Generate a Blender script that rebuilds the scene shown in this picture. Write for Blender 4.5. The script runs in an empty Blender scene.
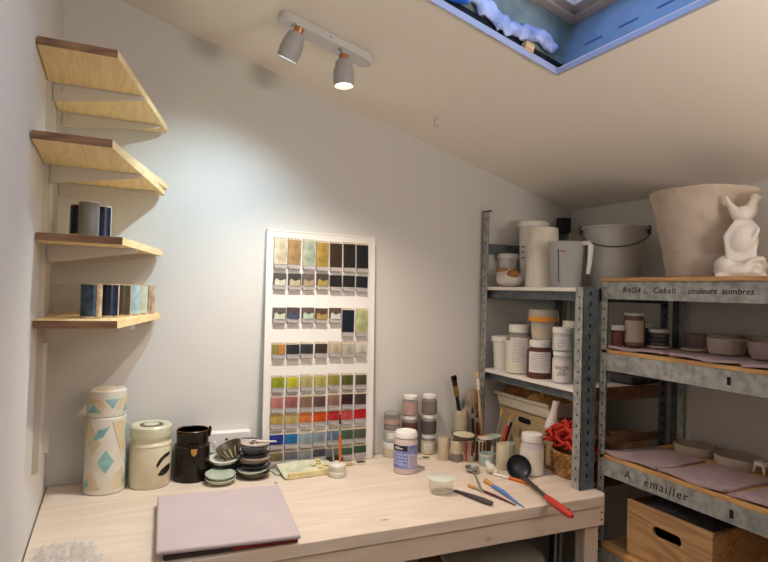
import bpy, math, random
from mathutils import Vector, Matrix, noise
random.seed(7)
PI = math.pi
sc = bpy.context.scene
COL = sc.collection

# ------------------------------------------------------------------ camera
yaw, pitch, roll = 0.431303706, 0.0183243896, 0.0295345375
fw = Vector((math.sin(yaw)*math.cos(pitch), math.cos(yaw)*math.cos(pitch), math.sin(pitch)))
r0 = Vector((math.cos(yaw), -math.sin(yaw), 0)); u0 = r0.cross(fw)
rr = math.cos(roll)*r0 + math.sin(roll)*u0; uu = -math.sin(roll)*r0 + math.cos(roll)*u0
cd = bpy.data.cameras.new('camera'); cam = bpy.data.objects.new('camera', cd); COL.objects.link(cam)
CAM = Vector((0.179, -2.245, 1.44))
M = Matrix((rr, uu, -fw)).transposed().to_4x4(); M.translation = CAM
cam.matrix_world = M
cd.sensor_fit = 'HORIZONTAL'; cd.sensor_width = 36; cd.lens = 589.49/768*36; cd.clip_start = .02
sc.camera = cam
# ------------------------------------------------------------------ world, light, exposure
w = bpy.data.worlds.new('world'); sc.world = w; w.use_nodes = True
w.node_tree.nodes['Background'].inputs[0].default_value = (.30, .50, 1.0, 1)
w.node_tree.nodes['Background'].inputs[1].default_value = 3.2
sc.view_settings.view_transform = 'Standard'; sc.view_settings.look = 'None'
sc.view_settings.exposure = 0.0; sc.view_settings.gamma = 1.0; sc.view_settings.use_curve_mapping = False

def light(name, kind, loc, direction, energy, color, **k):
    l = bpy.data.lights.new(name, kind); l.energy = energy; l.color = color
    for a, v in k.items(): setattr(l, a, v)
    o = bpy.data.objects.new(name, l); COL.objects.link(o); o.location = loc
    o.rotation_euler = Vector(direction).to_track_quat('-Z', 'Y').to_euler(); return o
HEAD_A, DIR_A = Vector((0.642, -0.485, 2.150)), Vector((-.30, .42, -.98)).normalized()
HEAD_B, DIR_B = Vector((0.825, -0.492, 2.095)), Vector((.03, -.03, -1.0)).normalized()
light('spot_beam', 'SPOT', HEAD_A, DIR_A, 23, (.66, .87, 1.0), spot_size=math.radians(118), spot_blend=1.0, shadow_soft_size=.014)
light('spot_beam', 'SPOT', HEAD_B, DIR_B, 45, (1.0, .84, .66), spot_size=math.radians(125), spot_blend=.8, shadow_soft_size=.018)
# added soft fill behind the camera to lift the room's brightness, no lamp there
light('rear_fill', 'AREA', (1.45, -2.7, 1.50), (0, .15, 1), 40, (1.0, .90, .82), shape='DISK', size=.5)

# ------------------------------------------------------------------ materials
def lin(c): return tuple(((x/255)/12.92 if x/255 <= .04045 else ((x/255+.055)/1.055)**2.4) for x in c)+(1,)
MATS = {}
def mat(name, rgb, rough=.6, metal=0, var=.0, vscale=8, bump=0, bscale=60, rgb2=None, trans=0, alpha=1, emit=0, spec=.5, coat=0, ior=1.45, stretch=(1,1,1)):
    m = bpy.data.materials.new(name); m.use_nodes = True; nt = m.node_tree; b = nt.nodes['Principled BSDF']
    b.inputs['Base Color'].default_value = lin(rgb); b.inputs['Roughness'].default_value = rough; b.inputs['Metallic'].default_value = metal
    b.inputs['Transmission Weight'].default_value = trans; b.inputs['Alpha'].default_value = alpha; b.inputs['IOR'].default_value = ior
    b.inputs['Specular IOR Level'].default_value = spec; b.inputs['Coat Weight'].default_value = coat
    if emit: b.inputs['Emission Color'].default_value = lin(rgb); b.inputs['Emission Strength'].default_value = emit
    if var or rgb2 or bump:
        tc = nt.nodes.new('ShaderNodeTexCoord'); mp = nt.nodes.new('ShaderNodeMapping'); mp.inputs['Scale'].default_value = stretch
        nt.links.new(tc.outputs['Object'], mp.inputs[0])
    if var or rgb2:
        n = nt.nodes.new('ShaderNodeTexNoise'); n.inputs['Scale'].default_value = vscale; n.inputs['Detail'].default_value = 6
        nt.links.new(mp.outputs[0], n.inputs['Vector'])
        r = nt.nodes.new('ShaderNodeValToRGB'); c2 = rgb2 if rgb2 else tuple(max(0, x*(1-var)) for x in rgb)
        r.color_ramp.elements[0].position = .35; r.color_ramp.elements[1].position = .62
        r.color_ramp.elements[0].color = lin(c2); r.color_ramp.elements[1].color = lin(rgb)
        nt.links.new(n.outputs['Fac'], r.inputs[0]); nt.links.new(r.outputs[0], b.inputs['Base Color'])
    if bump:
        n2 = nt.nodes.new('ShaderNodeTexNoise'); n2.inputs['Scale'].default_value = bscale; n2.inputs['Detail'].default_value = 4
        nt.links.new(mp.outputs[0], n2.inputs['Vector'])
        bp = nt.nodes.new('ShaderNodeBump'); bp.inputs['Strength'].default_value = bump; bp.inputs['Distance'].default_value = .01
        nt.links.new(n2.outputs['Fac'], bp.inputs['Height']); nt.links.new(bp.outputs[0], b.inputs['Normal'])
    MATS[name] = m; return m
def wood(name, light_c, dark_c, axis='Y', rough=.55, ring=14, knots=True, fine=.35):
    """planed softwood: stretched grain bands along one axis with a few knots"""
    m = bpy.data.materials.new(name); m.use_nodes = True; nt = m.node_tree; b = nt.nodes['Principled BSDF']; b.inputs['Roughness'].default_value = rough
    N = nt.nodes.new; L = nt.links.new
    tc = N('ShaderNodeTexCoord'); mp = N('ShaderNodeMapping'); s = [1, 1, 1]; s['XYZ'.index(axis)] = .10; mp.inputs['Scale'].default_value = s
    L(tc.outputs['Object'], mp.inputs[0])
    n = N('ShaderNodeTexNoise'); n.inputs['Scale'].default_value = ring; n.inputs['Detail'].default_value = 3; n.inputs['Distortion'].default_value = .6; L(mp.outputs[0], n.inputs['Vector'])
    mul = N('ShaderNodeMath'); mul.operation = 'MULTIPLY'; mul.inputs[1].default_value = 9; L(n.outputs['Fac'], mul.inputs[0])
    fr = N('ShaderNodeMath'); fr.operation = 'PINGPONG'; fr.inputs[1].default_value = .5; L(mul.outputs[0], fr.inputs[0])
    n2 = N('ShaderNodeTexNoise'); n2.inputs['Scale'].default_value = 140; n2.inputs['Detail'].default_value = 4; L(mp.outputs[0], n2.inputs['Vector'])
    mx = N('ShaderNodeMath'); mx.operation = 'MULTIPLY_ADD'; mx.inputs[1].default_value = fine; L(n2.outputs['Fac'], mx.inputs[0]); L(fr.outputs[0], mx.inputs[2])
    r = N('ShaderNodeValToRGB'); r.color_ramp.elements[0].position = .12; r.color_ramp.elements[1].position = .75
    r.color_ramp.elements[0].color = lin(dark_c); r.color_ramp.elements[1].color = lin(light_c); L(mx.outputs[0], r.inputs[0])
    out = r.outputs[0]
    if knots:
        v = N('ShaderNodeTexVoronoi'); v.inputs['Scale'].default_value = 6.5; mp2 = N('ShaderNodeMapping'); s2 = [1, 1, 1]; s2['XYZ'.index(axis)] = .55; mp2.inputs['Scale'].default_value = s2
        L(tc.outputs['Object'], mp2.inputs[0]); L(mp2.outputs[0], v.inputs['Vector'])
        kr = N('ShaderNodeValToRGB'); kr.color_ramp.elements[0].position = .0; kr.color_ramp.elements[0].color = (1, 1, 1, 1); kr.color_ramp.elements[1].position = .07; kr.color_ramp.elements[1].color = (0, 0, 0, 1)
        L(v.outputs['Distance'], kr.inputs[0]); mixn = N('ShaderNodeMix'); mixn.data_type = 'RGBA'; L(kr.outputs[0], mixn.inputs[0]); L(out, mixn.inputs[6]); mixn.inputs[7].default_value = lin(tuple(x*.62 for x in dark_c)); out = mixn.outputs[2]
    L(out, b.inputs['Base Color']); MATS[name] = m; return m

WALL = mat('wall_paint', (214, 212, 207), .85, bump=.06, bscale=180)
CEIL = mat('ceiling_paint', (242, 234, 222), .9, bump=.05, bscale=180)
FLOORM = mat('floor_boards', (74, 60, 50), .6, var=.3, vscale=5)
PINE = wood('pine', (252, 226, 172), (238, 204, 146), 'Y')
PINE_END = wood('pine_end_dark', (150, 112, 78), (100, 70, 48), 'X', ring=10, knots=False)
PINE_X = wood('pine_cross', (226, 190, 134), (198, 152, 94), 'X')
DESKW = wood('whitewashed_pine', (230, 214, 197), (218, 199, 179), 'X', rough=.5, ring=5, fine=.2)
DESKLEG = wood('whitewashed_pine_upright', (222, 205, 190), (198, 178, 160), 'Z', rough=.5, ring=7, fine=.2, knots=False)
CRATEW = wood('crate_pine', (206, 166, 118), (160, 116, 74), 'Y', ring=12, knots=False)
CHIP = mat('brown_chipboard', (128, 96, 64), .8, var=.25, vscale=60)
BOARDW = wood('rack_board_wood', (214, 168, 108), (180, 132, 78), 'Y', knots=True)
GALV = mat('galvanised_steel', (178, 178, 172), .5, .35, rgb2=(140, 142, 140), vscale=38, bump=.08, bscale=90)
GALV_SHADE = mat('galvanised_steel_shaded', (112, 120, 126), .5, .45, rgb2=(88, 96, 104), vscale=30)  # darker copy of the steel, shade put into the colour
HOLE = mat('slot_dark', (18, 20, 26), .9)
WSHELF = mat('white_melamine', (232, 228, 220), .45)
METALW = mat('white_bracket_paint', (200, 192, 180), .45)
WHITEP = mat('white_plastic', (232, 228, 222), .4)
WHITEP2 = mat('offwhite_plastic', (222, 214, 200), .45)
GREYP = mat('grey_plastic', (176, 174, 168), .4)
BLACKP = mat('black_plastic', (26, 27, 32), .4)
DGREY = mat('dark_grey_plastic', (62, 60, 62), .45)
PAPER = mat('label_paper', (226, 220, 214), .8, var=.04, vscale=80)
INK = mat('ink', (38, 34, 34), .8)
INKG = mat('grey_ink', (158, 150, 154), .8)
CLAYP = mat('raw_pink_clay', (176, 152, 154), .9, var=.08, vscale=14, bump=.1, bscale=60)
CLAYW = mat('raw_pale_clay', (196, 180, 164), .95, var=.08, vscale=12, bump=.5, bscale=26)
CLAYG = mat('raw_bisque_clay', (186, 172, 158), .95, var=.06, vscale=14, bump=.1, bscale=60)
PLASTER = mat('white_glazed_sculpture', (226, 220, 212), .45, bump=.2, bscale=26)
CREAMG = mat('cream_glaze', (218, 210, 182), .28, rgb2=(204, 192, 160), vscale=7, coat=.3)
WHITEG = mat('white_glaze', (222, 216, 202), .35, var=.05, vscale=10)
BLACKG = mat('black_tenmoku_glaze', (20, 16, 15), .26, rgb2=(36, 26, 20), vscale=9, spec=.35)
BROWNG = mat('brown_glaze', (96, 66, 36), .3)
TEAL = mat('teal_glaze', (120, 172, 172), .35, rgb2=(150, 190, 184), vscale=30)
SANDG = mat('sand_glaze', (208, 190, 152), .4, rgb2=(214, 200, 170), vscale=20)
CELADON = mat('celadon_glaze', (196, 202, 184), .2, rgb2=(172, 186, 168), vscale=16, coat=.4)
OCHRE = mat('ochre_glaze', (188, 150, 96), .3)
GLASS = mat('clear_glass', (240, 246, 240), .05, trans=1.0, ior=1.3)
PANE = mat('window_glass', (225, 235, 245), .03, alpha=.12)
BOWLG = mat('bowl_glass', (226, 230, 216), .08, alpha=.15)
THINPL = mat('translucent_plastic', (214, 214, 212), .35, trans=.35, alpha=.85)
FILM = mat('plastic_film', (225, 222, 218), .25, alpha=.28, spec=1.0)
JARPL = mat('milky_jar_plastic', (206, 200, 196), .35, trans=.15)
CLEARJ = mat('clear_jar', (196, 190, 184), .15, trans=.55, ior=1.2)
REDP = mat('red_silicone', (196, 52, 48), .45)
REDNET = mat('red_net', (214, 52, 40), .7, var=.25, vscale=50, bump=.8, bscale=60)
STEEL = mat('brushed_steel', (190, 188, 184), .42, 1.0)
COPPER = mat('copper_collar', (186, 128, 84), .35, .4)
LAMPG = mat('pale_grey_lamp_paint', (172, 168, 168), .5)
LAMPW = mat('white_lamp_paint', (206, 204, 204), .45)
BULBA = mat('lit_bulb_cool', (225, 240, 255), emit=7)
BULBB = mat('lit_bulb_warm', (255, 226, 190), emit=7)
KRAFT = mat('kraft_paper', (190, 134, 78), .85, rgb2=(140, 88, 46), vscale=12, bump=.5, bscale=18)
WICK = mat('woven_straw', (190, 150, 96), .8, rgb2=(140, 100, 58), vscale=45, bump=.8, bscale=70)
BAGM = mat('white_bag_plastic', (222, 214, 204), .5, bump=.8, bscale=16)
MAUVE = mat('mauve_board', (196, 180, 180), .6, var=.03, vscale=6)
DARKB = mat('dark_book_cover', (60, 52, 52), .6)
REDB = mat('red_book_edge', (150, 40, 46), .6)
BRISTLE = mat('dark_bristle', (52, 36, 30), .9)
BRISO = mat('orange_bristle', (206, 150, 80), .9)
STICK = wood('stick_wood', (222, 184, 136), (196, 150, 104), 'Z', ring=30, knots=False)
ORANGEL = mat('orange_lacquer', (206, 110, 44), .3)
BLUEH = mat('blue_handle', (90, 128, 190), .4)
DRED = mat('dark_red_lacquer', (92, 34, 34), .35)
FELT = mat('dark_cloth', (84, 86, 94), .95, var=.2, vscale=18)
GREENB = mat('green_plasterboard', (134, 150, 142), .8, rgb2=(108, 120, 116), vscale=16)
MEMB = mat('blue_membrane', (128, 150, 172), .5, var=.1, vscale=10)
MEMBD = mat('blue_dash_print', (40, 84, 150), .6)
FOILM = mat('insulation_film', (186, 192, 216), .3, rgb2=(120, 136, 176), vscale=20, bump=.9, bscale=30)
BLUEM = mat('blue_tape', (30, 96, 190), .5)
FRAMEW = mat('roof_window_frame', (196, 178, 166), .5)
BEAD = mat('corner_bead', (168, 172, 190), .5)
PURL = mat('violet_label', (98, 108, 176), .5, rgb2=(150, 156, 205), vscale=60)

# ------------------------------------------------------------------ mesh builder
class MB:
    def __init__(s): s.v = []; s.f = []; s.m = []; s.mi = 0; s.T = None
    def add(s, vs, fs):
        o = len(s.v)
        for p in vs:
            p = Vector(p); s.v.append(s.T @ p if s.T else p)
        for f in fs: s.f.append([i+o for i in f]); s.m.append(s.mi)
        return s
    def box(s, x0, x1, y0, y1, z0, z1):
        return s.add([(x, y, z) for z in (z0, z1) for y in (y0, y1) for x in (x0, x1)], [(0,2,3,1),(4,5,7,6),(0,1,5,4),(2,6,7,3),(0,4,6,2),(1,3,7,5)])
    def prism(s, pts, z0, z1):
        n = len(pts)
        return s.add([(x, y, z0) for x, y in pts]+[(x, y, z1) for x, y in pts], [list(range(n))[::-1], list(range(n, 2*n))]+[(i, (i+1) % n, n+(i+1) % n, n+i) for i in range(n)])
    def lathe(s, prof, seg=32, sx=1, sy=1, c=(0, 0, 0), wob=0):
        vs = []; fs = []; n = len(prof); ph = random.random()*6
        for k in range(seg):
            a = 2*PI*k/seg; q = 1+wob*(math.sin(2*a+ph)+.6*math.sin(3*a+ph*2))
            for r, z in prof: vs.append((c[0]+r*q*sx*math.cos(a), c[1]+r*q*sy*math.sin(a), c[2]+z))
        for k in range(seg):
            k2 = (k+1) % seg
            for j in range(n-1): fs.append((k*n+j, k2*n+j, k2*n+j+1, k*n+j+1))
        if prof[0][0] > 1e-5: fs.append([k*n for k in range(seg)][::-1])
        if prof[-1][0] > 1e-5: fs.append([k*n+n-1 for k in range(seg)])
        return s.add(vs, fs)
    def tube(s, pts, rad, seg=10, cap=True):
        pts = [Vector(p) for p in pts]; n = len(pts); rads = rad if isinstance(rad, (list, tuple)) else [rad]*n
        vs = []; prev = None
        for i, p in enumerate(pts):
            t = (pts[min(i+1, n-1)]-pts[max(i-1, 0)]).normalized()
            if prev is None: a = t.orthogonal().normalized()
            else: a = (prev - t*prev.dot(t)).normalized()
            prev = a; b = t.cross(a)
            for k in range(seg):
                th = 2*PI*k/seg; vs.append(p+rads[i]*(math.cos(th)*a+math.sin(th)*b))
        fs = [(i*seg+k, i*seg+(k+1) % seg, (i+1)*seg+(k+1) % seg, (i+1)*seg+k) for i in range(n-1) for k in range(seg)]
        if cap: fs += [list(range(seg))[::-1], list(range((n-1)*seg, n*seg))]
        return s.add(vs, fs)
    def ell(s, c, r, seg=20, rings=12):
        prof = [(max(1e-6, math.sin(PI*j/rings)), -math.cos(PI*j/rings)) for j in range(rings+1)]
        vs = []; fs = []
        n = len(prof)
        for k in range(seg):
            a = 2*PI*k/seg
            for q, z in prof: vs.append((c[0]+r[0]*q*math.cos(a), c[1]+r[1]*q*math.sin(a), c[2]+r[2]*z))
        for k in range(seg):
            for j in range(n-1): fs.append((k*n+j, ((k+1) % seg)*n+j, ((k+1) % seg)*n+j+1, k*n+j+1))
        return s.add(vs, fs)
    def patch(s, r, a0, a1, z0, z1, th=.0008, seg=12, r1=None, sx=1, sy=1):
        """curved sheet on a cylinder"""
        r1 = r if r1 is None else r1; vs = []; fs = []
        for k in range(seg+1):
            a = a0+(a1-a0)*k/seg
            for q, z in ((r, z0), (r1, z1), (r1+th, z1), (r+th, z0)): vs.append((q*sx*math.cos(a), q*sy*math.sin(a), z))
        for k in range(seg):
            o = 4*k
            for j in range(4): fs.append((o+j, o+4+j, o+4+(j+1) % 4, o+(j+1) % 4))
        fs += [(0, 1, 2, 3), (4*seg+3, 4*seg+2, 4*seg+1, 4*seg)]
        return s.add(vs, fs)
    def poly_patch(s, r, pts, th=.001, n=1):
        """polygon given as (angle, z) wrapped on a cylinder, as a fan with thickness"""
        ca = sum(a for a, z in pts)/len(pts); cz = sum(z for a, z in pts)/len(pts); P = []
        m = len(pts)
        for i in range(m):
            a0, z0 = pts[i]; a1, z1 = pts[(i+1) % m]
            for k in range(4): P.append((a0+(a1-a0)*k/4, z0+(z1-z0)*k/4))
        vs = []
        for q in (r-.001, r+th):
            for rad in (0, .5, 1):
                for a, z in (P if rad else [(ca, cz)]):
                    aa = ca+(a-ca)*rad; zz = cz+(z-cz)*rad; vs.append((q*math.cos(aa), q*math.sin(aa), zz))
        L = len(P); h = 1+2*L; fs = []
        for i in range(L):
            j = (i+1) % L
            fs += [(h, h+1+i, h+1+j), (h+1+i, h+1+L+i, h+1+L+j, h+1+j), (1+L+i, 1+L+j, h+1+L+j, h+1+L+i), (0, 1+j, 1+i), (1+i, 1+j, 1+L+j, 1+L+i)]
        return s.add(vs, fs)
    def build(s, name, mats, parent=None, bevel=0, smooth=True, remesh=0, ang=35):
        me = bpy.data.meshes.new(name); me.from_pydata([tuple(v) for v in s.v], [], s.f)
        if not isinstance(mats, (list, tuple)): mats = [mats]
        for m in mats: me.materials.append(m)
        for p, i in zip(me.polygons, s.m): p.material_index = min(i, len(mats)-1)
        me.update()
        import bmesh
        bm = bmesh.new(); bm.from_mesh(me); bmesh.ops.recalc_face_normals(bm, faces=bm.faces); bm.to_mesh(me); bm.free()
        if smooth:
            for p in me.polygons: p.use_smooth = True
            me.set_sharp_from_angle(angle=math.radians(ang))
        o = bpy.data.objects.new(name, me); COL.objects.link(o)
        if parent: o.parent = parent
        if remesh:
            md = o.modifiers.new('remesh', 'REMESH'); md.mode = 'VOXEL'; md.voxel_size = remesh; md.use_smooth_shade = True
            sm = o.modifiers.new('smooth', 'SMOOTH'); sm.iterations = 4
        if bevel:
            md = o.modifiers.new('bevel', 'BEVEL'); md.width = bevel; md.segments = 2; md.limit_method = 'ANGLE'
        return o
def tag(o, label, cat, group=None, kind=None):
    o['label'] = label; o['category'] = cat
    if group: o['group'] = group
    if kind: o['kind'] = kind
    return o
def thing(name, label, cat, loc=(0, 0, 0), rotz=0, group=None):
    o = bpy.data.objects.new(name, None); COL.objects.link(o); o.empty_display_size = .03; o.location = loc; o.rotation_euler = (0, 0, rotz)
    return tag(o, label, cat, group)
def struct(o): o['kind'] = 'structure'; return o
def face_cam(loc): return math.atan2(CAM.y-loc[1], CAM.x-loc[0])
def text_mesh(body, size, name, m, parent, fn, ext=.0004, spacing=1.0, shear=0):
    c = bpy.data.curves.new('t', 'FONT'); c.body = body; c.size = size; c.align_x = 'CENTER'; c.align_y = 'CENTER'; c.extrude = ext; c.space_character = spacing; c.shear = shear; c.space_line = .8
    t = bpy.data.objects.new('t', c); COL.objects.link(t); bpy.context.view_layer.update()
    me = bpy.data.meshes.new_from_object(t.evaluated_get(bpy.context.evaluated_depsgraph_get()))
    bpy.data.objects.remove(t); bpy.data.curves.remove(c)
    for v in me.vertices: v.co = Vector(fn(v.co))
    me.materials.clear(); me.materials.append(m)
    o = bpy.data.objects.new(name, me); COL.objects.link(o); o.parent = parent; return o

# ------------------------------------------------------------------ room shell
RX, CY, RY = 2.225, .012, -3.6          # right wall, back wall, rear wall
cz = lambda x: 2.478-.2746*x
TH = math.atan(.2746)
def slab(name, pts, m):                  # closed polygonal slab from 8 corners
    b = MB(); b.add(pts, [(0,1,2,3),(7,6,5,4),(0,4,5,1),(1,5,6,2),(2,6,7,3),(3,7,4,0)]); return struct(b.build(name, m, smooth=False))
b = MB(); b.box(-.1, RX+.1, RY-.1, CY+.1, -.1, 0); struct(b.build('floor', FLOORM, smooth=False))
def gable(name, y0, y1, m, hole=None):
    b = MB()
    if not hole:
        P = [(-.1, 0), (RX+.1, 0), (RX+.1, cz(RX+.1)), (-.1, cz(-.1))]
        b.add([(x, y0, z) for x, z in P]+[(x, y1, z) for x, z in P], [(0,1,2,3),(7,6,5,4),(0,4,5,1),(1,5,6,2),(2,6,7,3),(3,7,4,0)])
    else:
        hx0, hx1, hz0, hz1 = hole
        b.box(-.1, RX+.1, y0, y1, 0, hz0); 
        for xa, xb, za in ((-.1, hx0, hz0), (hx1, RX+.1, hz0), (hx0, hx1, hz1)):
            P = [(xa, za), (xb, za), (xb, cz(xb)), (xa, cz(xa))]
            b.add([(x, y0, z) for x, z in P]+[(x, y1, z) for x, z in P], [(0,1,2,3),(7,6,5,4),(0,4,5,1),(1,5,6,2),(2,6,7,3),(3,7,4,0)])
    return struct(b.build(name, m, smooth=False))
gable('wall_back', CY, CY+.1, WALL)
gable('wall_front', RY-.1, RY, mat('unseen_low_bounce_wall', (96, 78, 62), .8, var=.2, vscale=6))  # unseen wall, coloured dark to cut light bounced from behind
b = MB(); b.box(-.1, 0, RY, CY, 0, cz(0)+.02); struct(b.build('wall_left', WALL, smooth=False))
b = MB(); b.box(RX, RX+.1, RY, CY, 0, cz(RX)+.01); struct(b.build('wall_right', WALL, smooth=False))
# ceiling: four sloping slabs round the roof window opening
OX0, OX1, OY0, OY1 = .50, 1.357, -1.75, -.871
b = MB()
for xa, xb, ya, yb in ((-.1, OX0, RY-.1, CY+.1), (OX1, RX+.1, RY-.1, CY+.1), (OX0, OX1, OY1, CY+.1), (OX0, OX1, RY-.1, OY0)):
    P = [(xa, ya), (xb, ya), (xb, yb), (xa, yb)]; t = .014
    b.add([(x, y, cz(x)) for x, y in P]+[(x, y, cz(x)+t) for x, y in P], [(0,1,2,3),(7,6,5,4),(0,4,5,1),(1,5,6,2),(2,6,7,3),(3,7,4,0)])
struct(b.build('ceiling', CEIL, smooth=False))
# roof window shaft, in a frame that follows the slope: local x down-slope, z out through the roof
win = bpy.data.objects.new('window_1', None); COL.objects.link(win); win.empty_display_size = .05; struct(win)
win.location = (OX1, OY1, cz(OX1)); win.rotation_euler = (0, TH, 0)
LX = -(OX1-OX0)/math.cos(TH); LY = OY0-OY1; H = .19
b = MB(); b.box(LX, .004, .0, .004, 0, .012).box(LX, .006, -.003, .0, -.006, .014); b.box(-.003, .006, LY, -.003, -.006, .014); b.box(LX, LX+.004, LY, 0, -.006, .014)
b.build('corner_bead', BEAD, win)
b = MB(); b.box(LX-.05, .06, .028, .05, .012, H); b.build('shaft_board', GREENB, win)
b = MB(); b.box(.03, .05, LY-.05, .05, .042, H); b.build('roof_membrane', MEMB, win)
b = MB()
for k in range(6): b.box(.0285, .0305, -.06-k*.125-.065, -.06-k*.125, .082, .0865)
b.build('membrane_print', MEMBD, win, smooth=False)
b = MB(); b.box(LX-.05, LX-.03, LY-.05, .05, .012, H).box(LX-.05, .05, LY-.05, LY-.03, .012, H); b.build('shaft_lining', GREENB, win)
b = MB(); b.box(LX-.03, .045, .024, .028, .012, .05); b.box(.045, .050, LY-.03, .024, .012, .042); b.build('gap_shade_strip', HOLE, win)  # dark strips put in for the shade inside the gap
b = MB(); n = 64; rf = random.Random(11)
for k in range(n):
    x = LX+.02+(-LX-.04)*k/(n-1)
    b.ell((x, .014+rf.uniform(-.004, .004), .070+.012*math.sin(k*.35)+rf.uniform(-.010, .010)), (rf.uniform(.010, .028), rf.uniform(.006, .012), rf.uniform(.012, .030)), 10, 8)
b.build('insulation_film', FOILM, win, remesh=.0045)
b = MB(); b.tube([(-.62+.035*k, .003-.001*(k % 2), .072-.0035*k+.006*math.sin(k)) for k in range(9)], [.004, .008, .010, .012, .012, .018, .024, .020, .006], 8); b.build('blue_tape', BLUEM, win)
b = MB(); b.box(-.13, -.10, -.004, .02, .012, .040).box(-.64, -.60, -.004, .02, .012, .045); b.build('wooden_block', PINE_X, win, smooth=False)
b = MB()
for i0, i1, z0, z1 in ((.0, .055, H-.005, H+.03), (.055, .085, H+.004, H+.05)):
    b.box(LX-.06+i0, .06-i0, .05-i1, .05-i0+.01, z0, z1).box(LX-.06+i0, .06-i0, LY-.05+i0-.01, LY-.05+i1, z0, z1)
    b.box(.06-i1, .06-i0, LY-.05+i0, .05-i0, z0, z1).box(LX-.06+i0, LX-.06+i1, LY-.05+i0, .05-i0, z0, z1)
b.build('window_frame', FRAMEW, win, bevel=.002)
b = MB(); b.box(LX+.02, -.02, LY+.03, -.03, H+.03, H+.036); b.build('window_pane', PANE, win, smooth=False)
# ------------------------------------------------------------------ ceiling spotlight
sp = thing('ceiling_spotlight', 'pale grey ceiling bar with two cup-shaped spotlight heads on the sloping ceiling', 'ceiling light', (.785, -.432, cz(.785)))
b = MB(); T = Matrix.Rotation(TH, 4, 'Y'); b.T = T
pts = []
for k in range(13): a = -PI/2+PI*k/12; pts.append((.130+.036*math.cos(a), .036*math.sin(a)))
for k in range(13): a = PI/2+PI*k/12; pts.append((-.130+.036*math.cos(a), .036*math.sin(a)))
b.prism(pts, -.026, 0); b.build('mounting_bar', LAMPW, sp, bevel=.002)
b = MB(); b.T = T; b.lathe([(.0, -.0005), (.0025, -.0005), (.0025, .001), (0, .001)], 12); o = b.build('screw', DGREY, sp); o.location = (0, -.0365, -.014)
for hd, dr, bulb, top in ((HEAD_A, DIR_A, BULBA, -.13), (HEAD_B, DIR_B, BULBB, .062)):
    q = dr.to_track_quat('-Z', 'Y').to_matrix().to_4x4(); q.translation = hd - sp.location
    b = MB(); b.T = q
    b.lathe([(.0, .078), (.019, .078), (.026, .071), (.033, .040), (.034, .018), (.0315, -.006), (.0300, -.006), (.0320, .018), (.029, .046), (.0, .05)], 32)
    hdo = b.build('spotlight_head', LAMPG, sp)
    b = MB(); b.T = q; b.lathe([(0, .078), (.0155, .078), (.0155, .094), (0, .094)], 24); b.build('collar', COPPER, hdo)
    b = MB(); b.T = q; b.lathe([(0, .006), (.027, .006), (.029, .010), (0, .012)], 24); b.build('bulb', bulb, hdo)
    b = MB(); e = hd-sp.location-dr*.085; x0 = e.x; zc = -.2746*x0-.024
    b.tube([(x0, .0, zc), (x0, e.y*.4, zc-.008), tuple(e)], .0045, 8); b.build('swivel_arm', STEEL, hdo)

hk = MB(); hk.tube([(0, 0, .0), (.002, 0, -.008), (.018, 0, -.012), (.006, 0, -.016), (.004, 0, -.03), (.008, 0, -.038), (.014, 0, -.036), (.016, 0, -.028)], .0012, 6)
o = hk.build('wire_hook', STEEL); o.location = (1.275, -.27, cz(1.275)+.001); o.scale = (1.5, 1.5, 1.3); tag(o, 'small bent wire hook hanging from the sloping ceiling', 'hook')

# ------------------------------------------------------------------ desk
dk = thing('workbench', 'whitewashed pine workbench along the back wall', 'table', (0, 0, 0))
b = MB(); b.prism([(.004, -.715), (1.735, -.715), (1.752, -.708), (1.768, -.690), (1.768, .008), (.004, .008)], .722, .76); b.build('bench_top', DESKW, dk, bevel=.003)
b = MB(); b.box(.01, 1.755, -.705, -.683, .655, .7215); b.build('apron', DESKW, dk, bevel=.002)
b = MB(); b.box(1.752, 1.765, -.68, -.02, .655, .7215); b.build('side_rail', DESKW, dk, bevel=.002)
for x, y in ((1.69, -.682), (1.69, -.06), (.02, -.682), (.02, -.06)):
    b = MB(); b.box(x, x+.062, y, y+.045, 0, .7215); b.build('leg', DESKLEG, dk, bevel=.002)
b = MB(); b.tube([(0, 0, 0), (0, -.0012, 0)], .004, 8); s0 = b.build('screw', DGREY, dk); s0.location = (1.742, -.705, .70)
s1 = s0.copy(); COL.objects.link(s1); s1.parent = dk; s1.location = (1.742, -.705, .675)

# ------------------------------------------------------------------ left wall shelves
def rail(y, z0, z1, label):
    t = thing('shelf_upright', label, 'shelf rail', (0, y, z0), group='white upright rails on the left wall')
    b = MB(); b.box(.0, .003, -.013, .013, 0, z1-z0).box(.003, .013, -.013, -.0115, 0, z1-z0).box(.003, .013, .0115, .013, 0, z1-z0)
    b.mi = 1
    z = .03
    while z < z1-z0-.03:
        b.box(.0028, .0034, -.006, -.003, z, z+.012).box(.0028, .0034, .003, .006, z, z+.012); z += .05
    b.build('rail', [METALW, DGREY], t, smooth=False)
rail(-.41, .925, 2.03, 'white slotted wall rail nearer the camera, holding the left wall shelves')
rail(-.11, .905, 2.03, 'white slotted wall rail beside the room corner, behind the nearer rail')
SH = [(2.003, 'topmost', .172, 2.022, .69), (1.778, 'second highest', .168, 0, .725), (1.562, 'third highest', .199, 0, .565), (1.343, 'lowest', .194, 0, .55)]
words = ['bare topmost wooden shelf on the left wall', 'second highest wooden wall shelf, with a spare plank lying on it', 'wooden wall shelf holding three dark and grey test cups', 'lowest wooden wall shelf, holding a row of glazed test cups']
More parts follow.
